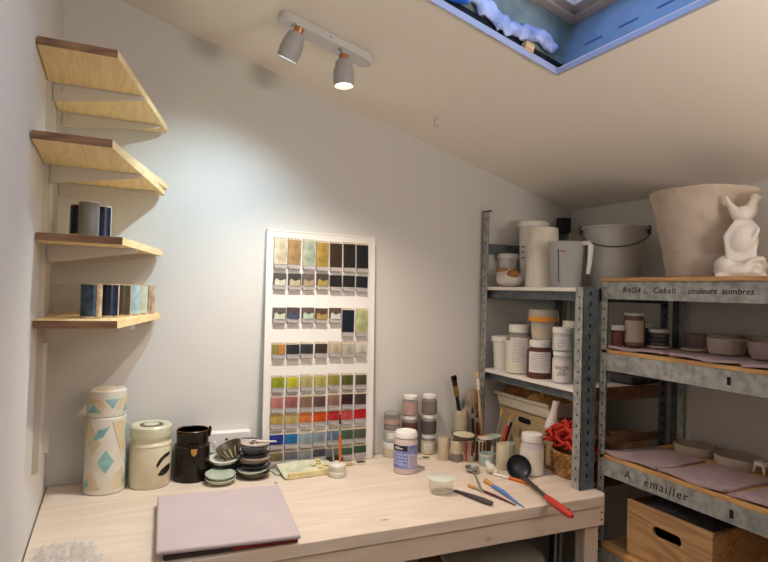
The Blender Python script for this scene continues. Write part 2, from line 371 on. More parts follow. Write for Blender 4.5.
for (zt, nm, xn, _, yn), lab in zip(SH, words):
    t = thing('wall_shelf', lab, 'shelf', (0, 0, zt-.020), group='pine shelves on the left wall')
    b = MB(); b.prism([(.003, -yn), (xn, -yn), (.336, -.035), (.330, -.006), (.003, -.006)], 0, .020)
    # the sawn near end is darker brown: own material on that face
    b.mi = 1; b.box(.0035, xn-.0004, -yn-.0008, -yn+.0002, .0003, .0197)
    b.build('shelf_board', [PINE, PINE_END], t, smooth=False)
    for yb, tip in ((-.41, .240), (-.11, .305)):
        b = MB(); h = .050
        P = [(.014, -.001), (tip, -.001), (tip+.004, -.006), (tip-.004, -.013), (.014, -h)]
        b.add([(x, yb-.0015, z) for x, z in P]+[(x, yb+.0015, z) for x, z in P], [(0,1,2,3,4),(9,8,7,6,5)]+[(i, (i+1) % 5, 5+(i+1) % 5, 5+i) for i in range(5)])
        b.add([(.014, yb-.009, -.0025), (tip-.01, yb-.009, -.0025), (tip-.01, yb+.009, -.0025), (.014, yb+.009, -.0025), (.014, yb-.009, -.0005), (tip-.01, yb-.009, -.0005), (tip-.01, yb+.009, -.0005), (.014, yb+.009, -.0005)], [(0,1,2,3),(7,6,5,4),(0,4,5,1),(1,5,6,2),(2,6,7,3),(3,7,4,0)])
        br = b.build('bracket', METALW, t, smooth=False)
        b = MB(); b.tube([(.035, yb-.0015, -.016), (.035, yb-.0035, -.016)], .0035, 10); b.tube([(tip-.05, yb-.0015, -.0125), (tip-.05, yb-.003, -.0125)], .0022, 8); b.build('screw', STEEL, br)
b = MB(); b.prism([(.100, -.50), (.185, -.50), (.334, -.03), (.245, -.03)], 0, .018); b.mi = 1; b.box(.1005, .1845, -.5008, -.4998, .0003, .0177)
o = b.build('spare_plank', [PINE, PINE_END], smooth=False); o.location = (.004, .06, 1.8005); o.scale = (1, 1, 1); tag(o, 'spare pine plank lying on top of the second highest wall shelf', 'plank')
o.location = (.012, .0, 1.7785)
me = o.data
for v in me.vertices: v.co.y = -.52 + (v.co.y+.5)*(.49/.47); 

def cup(name, label, loc, r, h, body, glaze, a0=-1.2, a1=1.2, gz=.06, group=None, g2=None):
    t = thing(name, label, 'cup', loc, face_cam(loc), group)
    b = MB(); b.lathe([(0, 0), (r-.001, 0), (r, .002), (r, h-.001), (r-.001, h), (r-.004, h-.001), (r-.005, .006), (0, .006)], 28); b.build('cup_body', body, t)
    b = MB(); b.patch(r, a0, a1, h*gz, h*.97, .0007, 14); b.build('glaze_panel', glaze, t)
    if g2: b = MB(); b.patch(r, a1+.03, a1+.5, h*gz, h*.97, .0007, 8); b.build('glaze_band', g2, t)
    return t
NAVY = mat('navy_glaze', (36, 50, 74), .25, rgb2=(70, 92, 116), vscale=22)
NAVYD = mat('deep_navy_glaze', (22, 30, 50), .25, rgb2=(36, 50, 76), vscale=26)
OLIVE = mat('olive_brown_glaze', (84, 76, 58), .3, rgb2=(62, 54, 42), vscale=18)
PBLUE = mat('pale_blue_glaze', (176, 200, 204), .3, rgb2=(140, 172, 182), vscale=40)
PGREEN = mat('pale_green_glaze', (198, 204, 184), .3, rgb2=(174, 186, 168), vscale=40)
BEIGEG = mat('speckled_beige_glaze', (206, 188, 160), .4, rgb2=(150, 120, 90), vscale=60)
G = 'glazed test cups on the lowest wall shelf'
for lab, x, y, gm, a0, a1, g2 in (
    ('slate blue test cup at the near left end of the lowest wall shelf', .128, -.425, NAVY, -1.5, .45, BEIGEG),
    ('dark navy test cup, second from left on the lowest wall shelf', .172, -.365, NAVYD, -1.5, 1.0, None),
    ('olive brown test cup in the middle of the row on the lowest wall shelf', .205, -.300, OLIVE, -1.5, 1.1, None),
    ('pale blue glazed test cup right of the olive brown one on the lowest wall shelf', .232, -.235, PBLUE, -1.5, 1.3, None),
    ('pale green test cup between pale blue and end navy cups, lowest wall shelf', .258, -.170, PGREEN, -1.5, 1.4, None),
    ('navy test cup with beige side at the far right end of the lowest wall shelf', .285, -.100, NAVYD, -1.5, .2, BEIGEG)):
    cup('test_cup', lab, (x, y, 1.3432), .027, .096, BEIGEG, gm, a0, a1, .06, G, g2)
G = 'dark test cups on the third wall shelf'
GREYGL = mat('grey_satin_glaze', (120, 116, 112), .45, rgb2=(100, 98, 98), vscale=10)
cup('test_cup', 'black test cup with brown foot, leftmost on the third wall shelf', (.084, -.33, 1.5622), .022, .102, OCHRE, NAVYD, -1.6, 1.6, .18, G)
cup('test_cup', 'grey test cup in the middle of the third wall shelf', (.113, -.40, 1.5622), .026, .105, WHITEG, GREYGL, -1.6, 1.25, .0, G)
cup('test_cup', 'dark navy test cup, rightmost on the third wall shelf', (.148, -.34, 1.5622), .022, .102, WHITEG, NAVYD, -1.6, 1.1, .0, G)

# ------------------------------------------------------------------ pots on the bench, left
def wrapdiamond(b, r, a, z, da, dz): b.poly_patch(r, [(a-da, z), (a, z-dz), (a+da, z), (a, z+dz)])
t = thing('lidded_jar', 'tall white lidded ceramic jar with teal and sand diamonds', 'jar', (.177, -.090, .76), face_cam((.177, -.09)))
R1 = .0625
b = MB(); b.lathe([(0, 0), (R1-.004, 0), (R1, .005), (R1-.001, .15), (R1-.002, .244), (R1-.006, .248), (R1-.009, .24), (R1-.010, .01), (0, .01)], 40); body = b.build('jar_body', WHITEG, t)
b = MB()
TD = [('d', .02, .108, .40, .038), ('s', -.25, .196, .42, .024), ('d', 1.35, .185, .22, .034), ('d', -1.05, .034, .24, .018), ('d', 1.15, .040, .22, .022), ('d', 1.35, .10, .2, .02)]
b0 = b
for kind, a, z, da, dz in TD:
    b = MB()
    if kind == 'd': wrapdiamond(b, R1, a, z, da, dz)
    else: b.poly_patch(R1, [(a-da, z-dz), (a+da*.3, z-dz*.3), (a+da, z+dz), (a-da*.3, z+dz*.6)])
    b.build('teal_diamond', TEAL, body)
for P in ([(-1.5, .235), (-.75, .235), (-.25, .165), (-.65, .125)], [(.3, .235), (1.0, .235), (1.2, .15), (.8, .13)], [(-1.2, .012), (-.9, .085), (-.55, .065), (-.15, .020)], [(.15, .020), (.6, .07), (1.0, .085), (1.2, .012)]):
    b = MB(); b.poly_patch(R1-.0006, P); b.build('sand_patch', SANDG, body)
b = MB(); b.lathe([(0, .249), (R1-.004, .249), (R1-.002, .255), (R1-.004, .315), (R1-.004, .33), (R1-.012, .336), (.030, .332), (.022, .337), (0, .338)], 40); lid = b.build('lid', WHITEG, t)
for P in ([(-.1, .308), (.65, .308), (.30, .276)], [(-1.1, .262), (-.7, .292), (-.25, .264)], [(.9, .264), (1.2, .29), (1.45, .264)]):
    b = MB(); b.poly_patch(R1-.0028, P); b.build('teal_diamond', TEAL, lid)
for P in ([(-1.3, .308), (-.3, .308), (.2, .262), (-.5, .262)], [(.75, .308), (1.4, .308), (1.1, .262), (.4, .262)]):
    b = MB(); b.poly_patch(R1-.0034, P); b.build('sand_patch', SANDG, lid)
b = MB(); b.lathe([(.026, .3325), (.034, .3325), (.034, .3345), (.026, .3345)], 24); b.build('sand_ring', SANDG, lid)

t = thing('lidded_jar', 'cream lidded ceramic jar with black leaf strokes, second from the left', 'jar', (.317, -.078, .76), face_cam((.317, -.078)))
R2 = .067
b = MB(); b.lathe([(0, 0), (R2-.004, 0), (R2, .006), (R2+.001, .08), (R2, .142), (R2-.003, .148), (R2-.006, .15), (R2-.006, .166), (R2-.011, .166), (R2-.012, .01), (0, .01)], 40); body = b.build('jar_body', CREAMG, t)
BLK = mat('black_slip', (34, 28, 26), .3)
b = MB(); b.poly_patch(R2+.0008, [(.28, .082), (.45, .100), (.72, .113), (1.1, .117), (1.1, .107), (.75, .100), (.50, .088), (.32, .070)]); b.poly_patch(R2+.0008, [(.36, .046), (.55, .064), (.85, .074), (1.2, .076), (1.15, .058), (.85, .046), (.60, .042)]); b.build('leaf_stroke', BLK, body)
b = MB(); b.lathe([(R2+.0002, .138), (R2+.0018, .141), (R2+.0002, .144)], 40); b.build('shoulder_ridge', CREAMG, body)
b = MB(); b.lathe([(0, .167), (R2-.001, .167), (R2, .170), (R2, .200), (R2-.005, .206), (R2-.025, .204), (.030, .200), (.024, .206), (0, .207)], 40); lid = b.build('lid', mat('pale_cream_green_glaze', (214, 212, 184), .28, rgb2=(200, 202, 176), vscale=12), t)
b = MB(); b.lathe([(.026, .2015), (.038, .2025), (.038, .2045), (.026, .2050)], 24); b.build('brown_ring', BROWNG, lid)

t = thing('lidded_jar', 'glossy black ceramic jar with a collar and gold crescent, right of the cream jar', 'jar', (.456, -.062, .76), face_cam((.456, -.062)))
R3 = .0600
b = MB(); b.lathe([(0, 0), (R3-.003, 0), (R3, .005), (R3, .122), (R3-.004, .127), (R3-.007, .129), (R3-.006, .135), (R3-.004, .172), (R3-.007, .174), (R3-.010, .170), (R3-.012, .02), (0, .02)], 40); body = b.build('jar_body', BLACKG, t)
b = MB(); b.lathe([(R3-.0125, .03), (R3-.0112, .168)], 40); b.build('brown_inside', BROWNG, body)
b = MB(); b.patch(R3, -1.5, -.3, .1205, .1225, .0008, 10); b.patch(R3, .3, 1.5, .1205, .1225, .0008, 10); b.lathe([(R3-.004, .1735), (R3-.006, .1755), (R3-.008, .1735)], 40); b.build('gold_line', BROWNG, body)
GOLD = mat('gold_lustre', (190, 140, 70), .3, .4)
b = MB(); b.poly_patch(R3+.0006, [(-.18+.02, .118), (.10, .090-.0), (-.02, .086), (.02, .086), (.30, .118)][:0] or [(.28, .118), (.24, .100), (.10, .092), (-.04, .100), (-.08, .118)]); b.build('gold_crescent', GOLD, body)
b = MB(); b.poly_patch(R3+.0008, [(-.28, .134), (-.16, .118), (.36, .118), (.46, .134)]); b.build('clay_flap', BLACKG, body)
b = MB(); b.tube([((R3-.003)*math.cos(1.35), (R3-.003)*math.sin(1.35), .15), ((R3-.0)*math.cos(1.35), (R3)*math.sin(1.35), .175), ((R3-.001)*math.cos(1.35), (R3-.001)*math.sin(1.35), .186)], [.004, .006, .004], 10); b.build('lug', BLACKG, body)

# power trunking on the wall
t = thing('socket_strip', 'long white double socket box on the back wall behind the dish stacks', 'power socket', (.57, CY, .872))
b = MB(); b.box(-.10, .10, -.040, 0, -.040, .034); b.build('socket_box', WHITEP, t, bevel=.004)
for sx in (-.058, .02):
    b = MB(); b.box(-.004, .004, -.0412, -.0398, .010, .018).box(-.018, -.011, -.0412, -.0398, -.006, -.001).box(.011, .018, -.0412, -.0398, -.006, -.001); o = b.build('socket_holes', HOLE, t, smooth=False); o.location = (sx-.01, 0, -.006)
    b = MB(); b.box(-.006, .006, -.043, -.0398, -.009, .009); o = b.build('switch', WHITEP, t, bevel=.001); o.location = (sx+.024, 0, -.004)

# dish stacks
def dish(label, loc, r, h, outer, inner, tilt=(0, 0), group=None, splash=None, wob=.02, name='dish'):
    t = thing(name, label, 'dish', loc, 0, group); t.rotation_euler = (tilt[0], tilt[1], face_cam(loc))
    b = MB(); b.lathe([(0, .0), (r*.45, .0), (r*.80, h*.35), (r, h), (r-.003, h+.001), (r*.78, h*.45), (r*.4, h*.22), (0, h*.2)], 32, wob=wob); b.build('dish_body', outer, t)
    b = MB(); b.lathe([(0, h*.2+.0008), (r*.4, h*.22+.0008), (r*.77, h*.45+.0012), (r-.006, h*.98)] if not splash else [(0, h*.72), (r*.5, h*.74), (r*.8, h*.86), (r-.004, h*.99)], 32, sx=.985, sy=.985); 
    o = b.build('glazed_inside', inner, t)
    if splash:
        b = MB()
        for k in range(14):
            a = random.random()*6.28; q = r*random.uniform(.1, .62); x, y = q*math.cos(a), q*math.sin(a); zz = h*.76+max(0, q/r-.5)*h*.3
            b.tube([(x, y, zz+.0015), (x+.010*math.cos(k*2), y+.010*math.sin(k*2), zz+.003), (x+.018*math.cos(k*2+.6), y+.018*math.sin(k*2+.6), zz+.003)], [.003, .0045, .0015], 6)
        b.build('brown_splash', splash, t)
    return t
DARKBR = mat('dark_brown_splash', (70, 52, 42), .4)
BLKDISH = mat('black_dish_glaze', (38, 38, 42), .3, var=.3, vscale=30)
GREYDISH = mat('stone_grey_glaze', (98, 98, 100), .4, rgb2=(56, 56, 60), vscale=34)
PINKIN = mat('dusty_pink_glaze', (196, 178, 164), .35)
D = .76
dish('lower celadon dish of the front pair on the bench', (.542, -.145, D), .054, .020, CELADON, CELADON, (0, .02), 'front pair of celadon dishes', name='glazed_dish')
t = dish('upper celadon dish of the front pair, with an ochre streak inside', (.542, -.145, D+.013), .053, .021, CELADON, CELADON, (0, .06), 'front pair of celadon dishes', name='glazed_dish')
b = MB(); r_ = .053; h_ = .021
Q = [(0, h_*.2), (r_*.4, h_*.22), (r_*.77, h_*.45), (r_*.93, h_*.86)]
vs = [(q*math.cos(a), q*math.sin(a), z+.0022) for q, z in Q for a in (-.9, -.4)]
b.add(vs, [(0, 2, 3, 1), (2, 4, 5, 3), (4, 6, 7, 5)]); b.build('ochre_streak', OCHRE, t)
b = MB()
G = 'left stack of small dishes'
SX, SY = .572, -.062
dish('black dish at the bottom of the left dish stack', (SX, SY, D), .055, .022, BLKDISH, BLKDISH, (0, .03), G)
dish('black dish second from the bottom of the left dish stack', (SX+.002, SY, D+.016), .056, .022, BLKDISH, WHITEG, (.05, -.03), G)
dish('black rimmed dish just under the white splashed dish', (SX-.002, SY, D+.031), .053, .020, BLKDISH, BLKDISH, (-.04, .02), G)
dish('wide white dish with brown splashes topping the left dish stack', (SX-.002, SY-.004, D+.044), .057, .024, WHITEG, WHITEG, (.03, .12), G, splash=DARKBR)
t = thing('striped_dish', 'small tilted dish with brown and cream stripes on the left dish stack', 'dish', (SX+.022, SY-.018, D+.072), 0)
t.rotation_euler = (.30, -.25, -.9); t.scale = (1.3, 1.3, 1.3)
b = MB(); b.lathe([(0, 0), (.018, 0), (.036, .034), (.034, .034), (.016, .004), (0, .004)], 32); b.build('dish_body', mat('umber_stripe_glaze', (86, 74, 58), .4), t)
b = MB()
for k in range(14):
    a = 2*PI*k/14; b.patch(.0193, a, a+.16, .002, .0325, .0006, 3, r1=.0356)
b.build('cream_stripe', CREAMG, t)
G = 'right stack of small dishes'
SX, SY = .664, -.118
spec = [('olive brown dish at the bottom of the right dish stack', OLIVE, OLIVE, .056, 0, .02), ('celadon dish second from the bottom of the right dish stack', CELADON, CELADON, .057, .013, .07),
        ('black dish with a pink inside, third from the bottom of the right stack', BLKDISH, PINKIN, .056, .026, -.05), ('black dish in the middle of the right dish stack', BLKDISH, WHITEG, .054, .041, .03),
        ('pale pink rimmed dish above the middle of the right dish stack', PINKIN, PINKIN, .055, .052, -.08), ('black dish right under the deep grey bowl', BLKDISH, BLKDISH, .055, .066, .02)]
for k, (lab, o_, i_, r, z, tl) in enumerate(spec): dish(lab, (SX+.002*(-1)**k, SY, D+z), r, .022, o_, i_, (tl*.5, tl), G)
t = dish('deep stone grey bowl near the top of the right dish stack', (SX, SY, D+.080), .053, .038, GREYDISH, GREYDISH, (0, 0), G)
dish('pale pink splashed dish on top of the right dish stack', (SX+.004, SY, D+.106), .054, .018, PINKIN, PINKIN, (.03, -.03), G, splash=DARKBR)
b = MB(); b.prism([(-.035, -.006), (.0, -.009), (.042, .002), (.036, .008), (0, .004), (-.03, .006)], 0, .004); o = b.build('glazed_shard', WHITEG); o.location = (SX+.032, SY-.02, D+.1285); o.rotation_euler = (0, .05, -.25); tag(o, 'pale pointed shard sticking out of the topmost dish, right stack', 'shard')
b = MB(); b.tube([(-.04, 0, 0), (.0, .004, .002), (.035, 0, 0)], [.002, .003, .0015], 6); o = b.build('dark_stick', BLK); o.location = (SX-.005, SY+.015, D+.1335); o.rotation_euler = (0, .05, -.35); tag(o, 'thin dark stick lying across the topmost dish', 'stick')

# little clay crumbs
for x, y, r, lab in ((.721, -.214, .006, 'small white clay pellet beside the right dish stack'), (.69, -.245, .003, 'tiny clay crumb in front of the right dish stack')):
    b = MB(); b.ell((0, 0, r*.8), (r, r*1.2, r*.8), 12, 8); o = b.build('clay_pellet', WHITEG); o.location = (x, y, .76); tag(o, lab, 'clay pellet')

# slab dish with painted flowers
FLOW = mat('floral_glaze', (222, 218, 190), .35, rgb2=(186, 192, 164), vscale=22)
YEL = mat('yellow_slip', (226, 208, 120), .4)
t = thing('floral_tray', 'long pale ceramic tray with yellow flowers leaning behind the brush holder', 'ceramic tray', (.858, -.125, .761), .10)
b = MB(); pr = [(-.105, -.060), (-.02, -.066), (.07, -.060), (.105, -.054), (.108, .030), (.06, .052), (-.03, .060), (-.100, .052)]
b.prism(pr, 0, .008); o = b.build('tray_base', FLOW, t, bevel=.003); o.rotation_euler = (.18, 0, 0); o.location = (0, 0, .011)
b = MB(); b.box(-.095, .100, -.064, -.052, 0, .022); b.build('front_rim', mat('yellow_cream_glaze', (228, 216, 170), .4, rgb2=(206, 186, 120), vscale=40), t, bevel=.003)
b = MB()
for fx, fy in ((.03, -.0), (.055, .01), (.075, -.01), (.048, -.025), (.062, .032)):
    for k in range(5): a = k*1.257; b.ell((fx+.006*math.cos(a), fy+.006*math.sin(a), .0235+fy*.18), (.0045, .0045, .0015), 8, 6)
b.build('painted_flower', YEL, t)
b = MB(); b.prism([(-.015, -.03), (.02, -.025), (.018, .03), (-.012, .028)], 0, .006); o = b.build('celadon_tile', CELADON, bevel=.001); o.location = (.752, -.105, .7605); o.rotation_euler = (0, -.1, .2); o.location.z = .7625; tag(o, 'small celadon tile at the left end of the floral tray', 'tile')

# brush holder
t = thing('brush_holder', 'lumpy white clay holder with two sticks standing in it', 'brush holder', (.951, -.206, .76))
b = MB(); b.lathe([(0, 0), (.030, 0), (.034, .008), (.033, .018), (.029, .022), (.033, .030), (.032, .042), (.022, .050), (0, .051)], 32, wob=.03); b.build('holder_body', WHITEG, t)
b = MB(); b.tube([(-.012, .005, .045), (-.020, .006, .12), (-.034, .008, .205)], [.003, .003, .0022], 8); o = b.build('metal_tool', STEEL); o.location = (.951, -.206, .76); tag(o, 'thin metal tool standing in the white clay holder', 'tool')
t = thing('paintbrush', 'orange handled paintbrush standing upright in the white clay holder', 'paintbrush', (.961, -.206, .76))
b = MB(); b.tube([(0, 0, .045), (-.001, 0, .10), (-.003, 0, .150)], [.0045, .006, .0055], 10); b.build('handle', ORANGEL, t)
b = MB(); b.tube([(-.003, 0, .150), (-.004, 0, .190)], [.0055, .005], 10); b.build('ferrule', STEEL, t)
b = MB(); b.tube([(-.004, 0, .190), (-.005, 0, .225)], [.005, .0015], 8); b.build('bristles', BRISTLE, t)

# ------------------------------------------------------------------ glaze sample board
GB = thing('sample_board', 'tall white panel hung with rows of glaze tiles, leaning on the back wall', 'sample board', (.938, -.040, .7605))
lean = math.atan2(.036, .90); GB.rotation_euler = (-lean, 0, 0)
b = MB(); b.box(-.226, .226, 0, .010, 0, .905); b.build('panel', WHITEP, GB, bevel=.0015)
b = MB()
for x in (-.2275, .2215): b.box(x, x+.006, -.0015, .0115, 0, .907)
b.box(-.2275, .2275, -.0015, .0115, .901, .907); b.build('edge_strip', WSHELF, GB, bevel=.001)
GREYCLAY = mat('grey_tile_clay', (178, 170, 166), .8, var=.1, vscale=40)
CREAMTAG = mat('cream_tile_slip', (222, 208, 182), .7, var=.1, vscale=60)
cols = [.7380, .7948, .8510, .9082, .9655, 1.0225, 1.0800]
rows = [(1.638, 1.524), (1.502, 1.446), (1.369, 1.317), (1.236, 1.181), (1.110, 1.053), (1.033, .974), (.966, .915), (.893, .838), (.824, .783)]
TC = [
 [('cream white',(222,208,180)),('caramel',(178,142,96)),('pale sea green',(176,186,164)),('mustard',(178,146,70)),('dark brown',(60,38,22)),('very dark brown',(32,22,20)),('black',(16,18,24))],
 [('grey with cream patch',(84,82,80),(204,204,184)),('charcoal with sand patch',(64,60,62),(184,170,134)),('taupe with tan patch',(104,92,84),(166,142,114)),('olive mustard',(70,62,52),(164,138,58)),('black brown',(30,24,24)),('black',(22,24,30)),('blue black',(20,24,34))],
 [('grey with mint patch',(100,90,86),(202,212,186)),('plum with navy patch',(84,68,72),(60,70,96)),('brown with mint patch',(100,84,76),(186,204,180)),('brown and mustard',(86,62,50),(172,144,66)),('brown with white patch',(92,74,68),(208,206,196)),('long navy black',(18,26,46)),('long pale green',(186,188,132))],
 [('olive and orange',(150,136,64),(196,132,66)),('charcoal',(48,50,54)),('slate',(54,58,66)),('umber',(70,54,48)),('beige',(196,178,152)),('pale stone',(188,178,160)),('off white',(206,200,184))],
 [('lime green',(146,158,40)),('yellow',(196,190,54)),('khaki',(184,174,112)),('straw',(184,172,90)),('olive yellow',(154,144,66)),('dark olive',(92,94,44)),('grey olive',(86,82,60))],
 [('pink',(186,124,120)),('dusty rose',(160,98,98)),('taupe',(140,110,92)),('dark mauve brown',(98,74,70)),('rose brown',(150,112,100)),('dark plum',(62,36,40)),('grey brown',(74,64,62))],
 [('sand',(188,160,88)),('pale sand',(190,168,106)),('light orange',(214,120,66)),('bright orange',(206,84,30)),('red',(190,48,52)),('coral',(198,80,76)),('scarlet',(196,36,40))],
 [('cobalt blue',(34,50,140)),('bright blue',(34,112,168)),('pale blue',(142,166,178)),('blue grey',(136,150,156)),('slate blue',(98,120,150)),('pine green',(70,96,78)),('moss grey',(92,96,78))],
 [('khaki brown',(128,112,78)),('steel grey',(112,112,120)),('light grey',(150,150,150)),('charcoal grey',(80,80,84)),('smoke',(120,118,118)),('bottle green',(66,92,72)),('forest green',(58,82,64))],
]
ordw = ['leftmost', 'second from left', 'third from left', 'middle', 'third from right', 'second from right', 'rightmost']
roww = ['top row', 'second row', 'third row', 'fourth row', 'fifth row', 'sixth row', 'seventh row', 'eighth row', 'lowest row']
tile_meshes = {}
for j, row in enumerate(TC):
    zt, zb = rows[j]
    for i, tcx in enumerate(row):
        z1 = zb
        if j == 2 and i >= 5: z1 = 1.262
        h = zt-z1; nm = tcx[0]
        if j == 6 and i == 0: pass
        jx = random.uniform(-.0015, .0015); jz = random.uniform(-.002, .002); tw = random.uniform(-.018, .018)
        t = thing('glaze_tile', '%s glaze tile, %s in the %s' % (nm, ordw[i], roww[j]), 'glaze tile', (0, 0, 0), 0, 'glaze test tiles on the white panel')
        wdt = .052 if j not in (4, 5) else .049
        b = MB(); b.box(-wdt/2, wdt/2, -.006, 0, -h, 0); b.box(-wdt/2+.002, wdt/2-.002, -.014, 0, -h-.008, -h); b.build('tile_body', GREYCLAY, t, bevel=.0008)
        key = tcx[1]
        gm = mat('glaze_%s' % nm.replace(' ', '_'), key, .4, var=.22, vscale=30, spec=.25)
        tagh = .008 if (j in (0, 4, 5, 6, 7, 8, 3) or (j == 2 and i >= 5)) else 0
        if j == 6: tagh = .004
        low = .010 if h > .045 else .006
        b = MB(); b.box(-wdt/2+.0005, wdt/2-.0005, -.0072, -.0058, -h+low, -tagh); b.build('glaze_coat', gm, t, bevel=.0005)
        if len(tcx) > 2:
            g2 = mat('patch_%s' % nm.replace(' ', '_'), tcx[2], .3, var=.12, vscale=40)
            if j == 3: b = MB(); b.box(.0, wdt/2-.001, -.0080, -.0070, -h+low, -tagh)
            else: b = MB(); b.prism([(-wdt/2+.006, -h+.008), (wdt/2-.004, -h+.008), (wdt/2-.004, -h*.40), (0, -h*.52), (-wdt/2+.012, -h*.36), (-wdt/2+.006, -h*.5)], 0, .001); 
            if j != 3: b.v = [Vector((v.x, -.0070-v.z, v.y)) for v in b.v]
            b.build('glaze_patch', g2, t)
        if tagh:
            b = MB(); b.box(-wdt/2+.001, wdt/2-.001, -.0070, -.0058, -tagh, -.0005); b.mi = 1
            for q in range(3): xq = -wdt*.3+q*wdt*.22; b.box(xq, xq+.006, -.0074, -.0069, -tagh*.62, -tagh*.38)
            b.build('slip_edge', [CREAMTAG, DGREY], t, smooth=False)
        zz = zt-.7605; yy = -.040+math.tan(lean)*zz
        t.location = (cols[i]+.028+jx-.002, yy-.0012, zt+jz); t.rotation_euler = (-lean, tw, 0)
for x, y, lab, rz, dims, m1 in ((.915, -.085, 'small cream and black tile lying at the foot of the sample board', .1, (.026, .012), CREAMTAG), (1.084, -.092, 'small tile with a dark square lying right of the brush holder', -.1, (.028, .016), CREAMTAG), (1.362, -.120, 'small cream and dark tile lying behind the purple jar', -.25, (.022, .016), CREAMTAG)):
    t = thing('sample_tile', lab, 'glaze tile', (x, y, .7602), rz, 'loose tiles on the bench')
    b = MB(); b.box(-dims[0], dims[0], -dims[1], dims[1], 0, .007); b.build('tile_body', m1, t, bevel=.001)
    b = MB(); b.box(-dims[0]*.3, dims[0]*.9, -dims[1]*.8, dims[1]*.8, .007, .008); b.build('dark_glaze', BLKDISH, t)
b = MB(); b.box(-.028, .028, -.020, .020, 0, .034); o = b.build('glazed_block', BLKDISH, bevel=.003); o.location = (.985, -.085, .7602); o.rotation_euler = (0, 0, .3); tag(o, 'black glazed block standing at the foot of the sample board', 'clay block')
b = MB(); b.ell((0, 0, .005), (.012, .010, .005), 12, 8); o = b.build('clay_pellet', OCHRE); o.location = (1.040, -.10, .7602); tag(o, 'small tan clay lump right of the brush holder', 'clay pellet')

# ------------------------------------------------------------------ jars
def jar(name, label, loc, r, h, body, lidm, lid_h=.018, lid_r=None, group=None, label_mat=None, lab=(-.9, .9, .15, .75), lines=True, content=None, cat='jar', neck=True, text=None, square=False, lab2=None):
    t = thing(name, label, cat, loc, face_cam(loc), group); lid_r = lid_r or r*.86; hb = h-lid_h
    b = MB()
    if neck: b.lathe([(0, 0), (r*.92, 0), (r, .004), (r, hb*.82), (r*.96, hb*.89), (lid_r*.93, hb*.96), (lid_r*.93, hb+.004), (0, hb+.004)], 36)
    else: b.lathe([(0, 0), (r*.95, 0), (r, .004), (r, hb), (0, hb)], 36)
    bo = b.build('jar_body', body, t)
    if content:
        b = MB(); b.patch(r+.0002, -PI, PI, .004, hb*content[1], .0006, 36); b.build('contents', content[0], bo)
    b = MB(); b.lathe([(0, hb), (lid_r, hb), (lid_r+.0005, hb+.002), (lid_r, h-.002), (lid_r-.003, h), (0, h)], 36); b.build('lid', lidm, t)
    if label_mat:
        b = MB(); b.patch(r+.0008, lab[0], lab[1], hb*lab[2], hb*lab[3], .0006, 16); pl = b.build('paper_label', label_mat, t)
        if lines:
            b = MB(); z = hb*lab[3]-.010
            while z > hb*lab[2]+.006:
                a1 = lab[1]-.25-random.uniform(0, .5); b.patch(r+.0016, lab[0]+.2, a1, z, z+.0016, .0003, 8); z -= .0075
            b.build('label_lines', INKG, pl)
        if text:
            am = (lab[0]+lab[1])/2; zm = hb*(lab[2]+lab[3])/2
            text_mesh(text, r*.42, 'label_text', INK, pl, lambda c: ((r+.0016+c.z)*math.cos(am+c.x/r), (r+.0016+c.z)*math.sin(am+c.x/r), zm+c.y))
    return t
PINKPOW = mat('pink_powder', (178, 146, 138), .8); REDBR = mat('red_brown_powder', (96, 56, 50), .8); GREYPOW = mat('grey_powder', (122, 112, 106), .8); DKPOW = mat('dark_grey_powder', (84, 80, 76), .8); CREAMPOW = mat('cream_powder', (206, 196, 168), .8)
x, y = 1.252, -.036
jar('plastic_jar', 'white lidded cream jar at the bottom of the stack beside the sample board', (x, y, D), .035, .062, CREAMPOW, WHITEP, .024, .036, 'left stack of small jars', neck=False)
jar('plastic_jar', 'clear jar with white powder in the middle of the stack beside the sample board', (x, y, D+.0625), .034, .070, CLEARJ, CLEARJ, .012, .034, 'left stack of small jars', content=(GREYP, .85), label_mat=PAPER, lab=(-.5, .5, .3, .7), lines=False)
jar('plastic_jar', 'clear jar with pink powder topping the stack beside the sample board', (x, y, D+.133), .0335, .050, CLEARJ, CLEARJ, .012, .034, 'left stack of small jars', content=(PINKPOW, .6))
x, y = 1.333, -.038
jc = [('lowest', D, CREAMPOW, 'cream'), ('second', D+.0835, REDBR, 'dark red brown'), ('top', D+.167, PINKPOW, 'dusty pink')]
for k, (wd, z, pw, cn) in enumerate(jc):
    jar('glass_jar', '%s powder jar with white lid, %s of the middle jar stack' % (cn, ['at the foot', 'in the middle', 'on top'][k]), (x, y, z), .0315, .083, CLEARJ, WHITEP, .016, .029, 'middle stack of glass jars', content=(pw, .84))
x, y = 1.424, -.040
for k, (z, pw, cn) in enumerate(((D, CREAMPOW, 'pale'), (D+.0835, DKPOW, 'dark grey'), (D+.167, GREYPOW, 'taupe'))):
    jar('glass_jar', '%s powder jar with white lid, %s of the right jar stack' % (cn, ['at the foot', 'in the middle', 'on top'][k]), (x, y, z), .0315, .083, CLEARJ, WHITEP, .016, .029, 'right stack of glass jars', content=(pw, .84), label_mat=PAPER if k == 0 else None, lab=(-.6, .6, .3, .7))
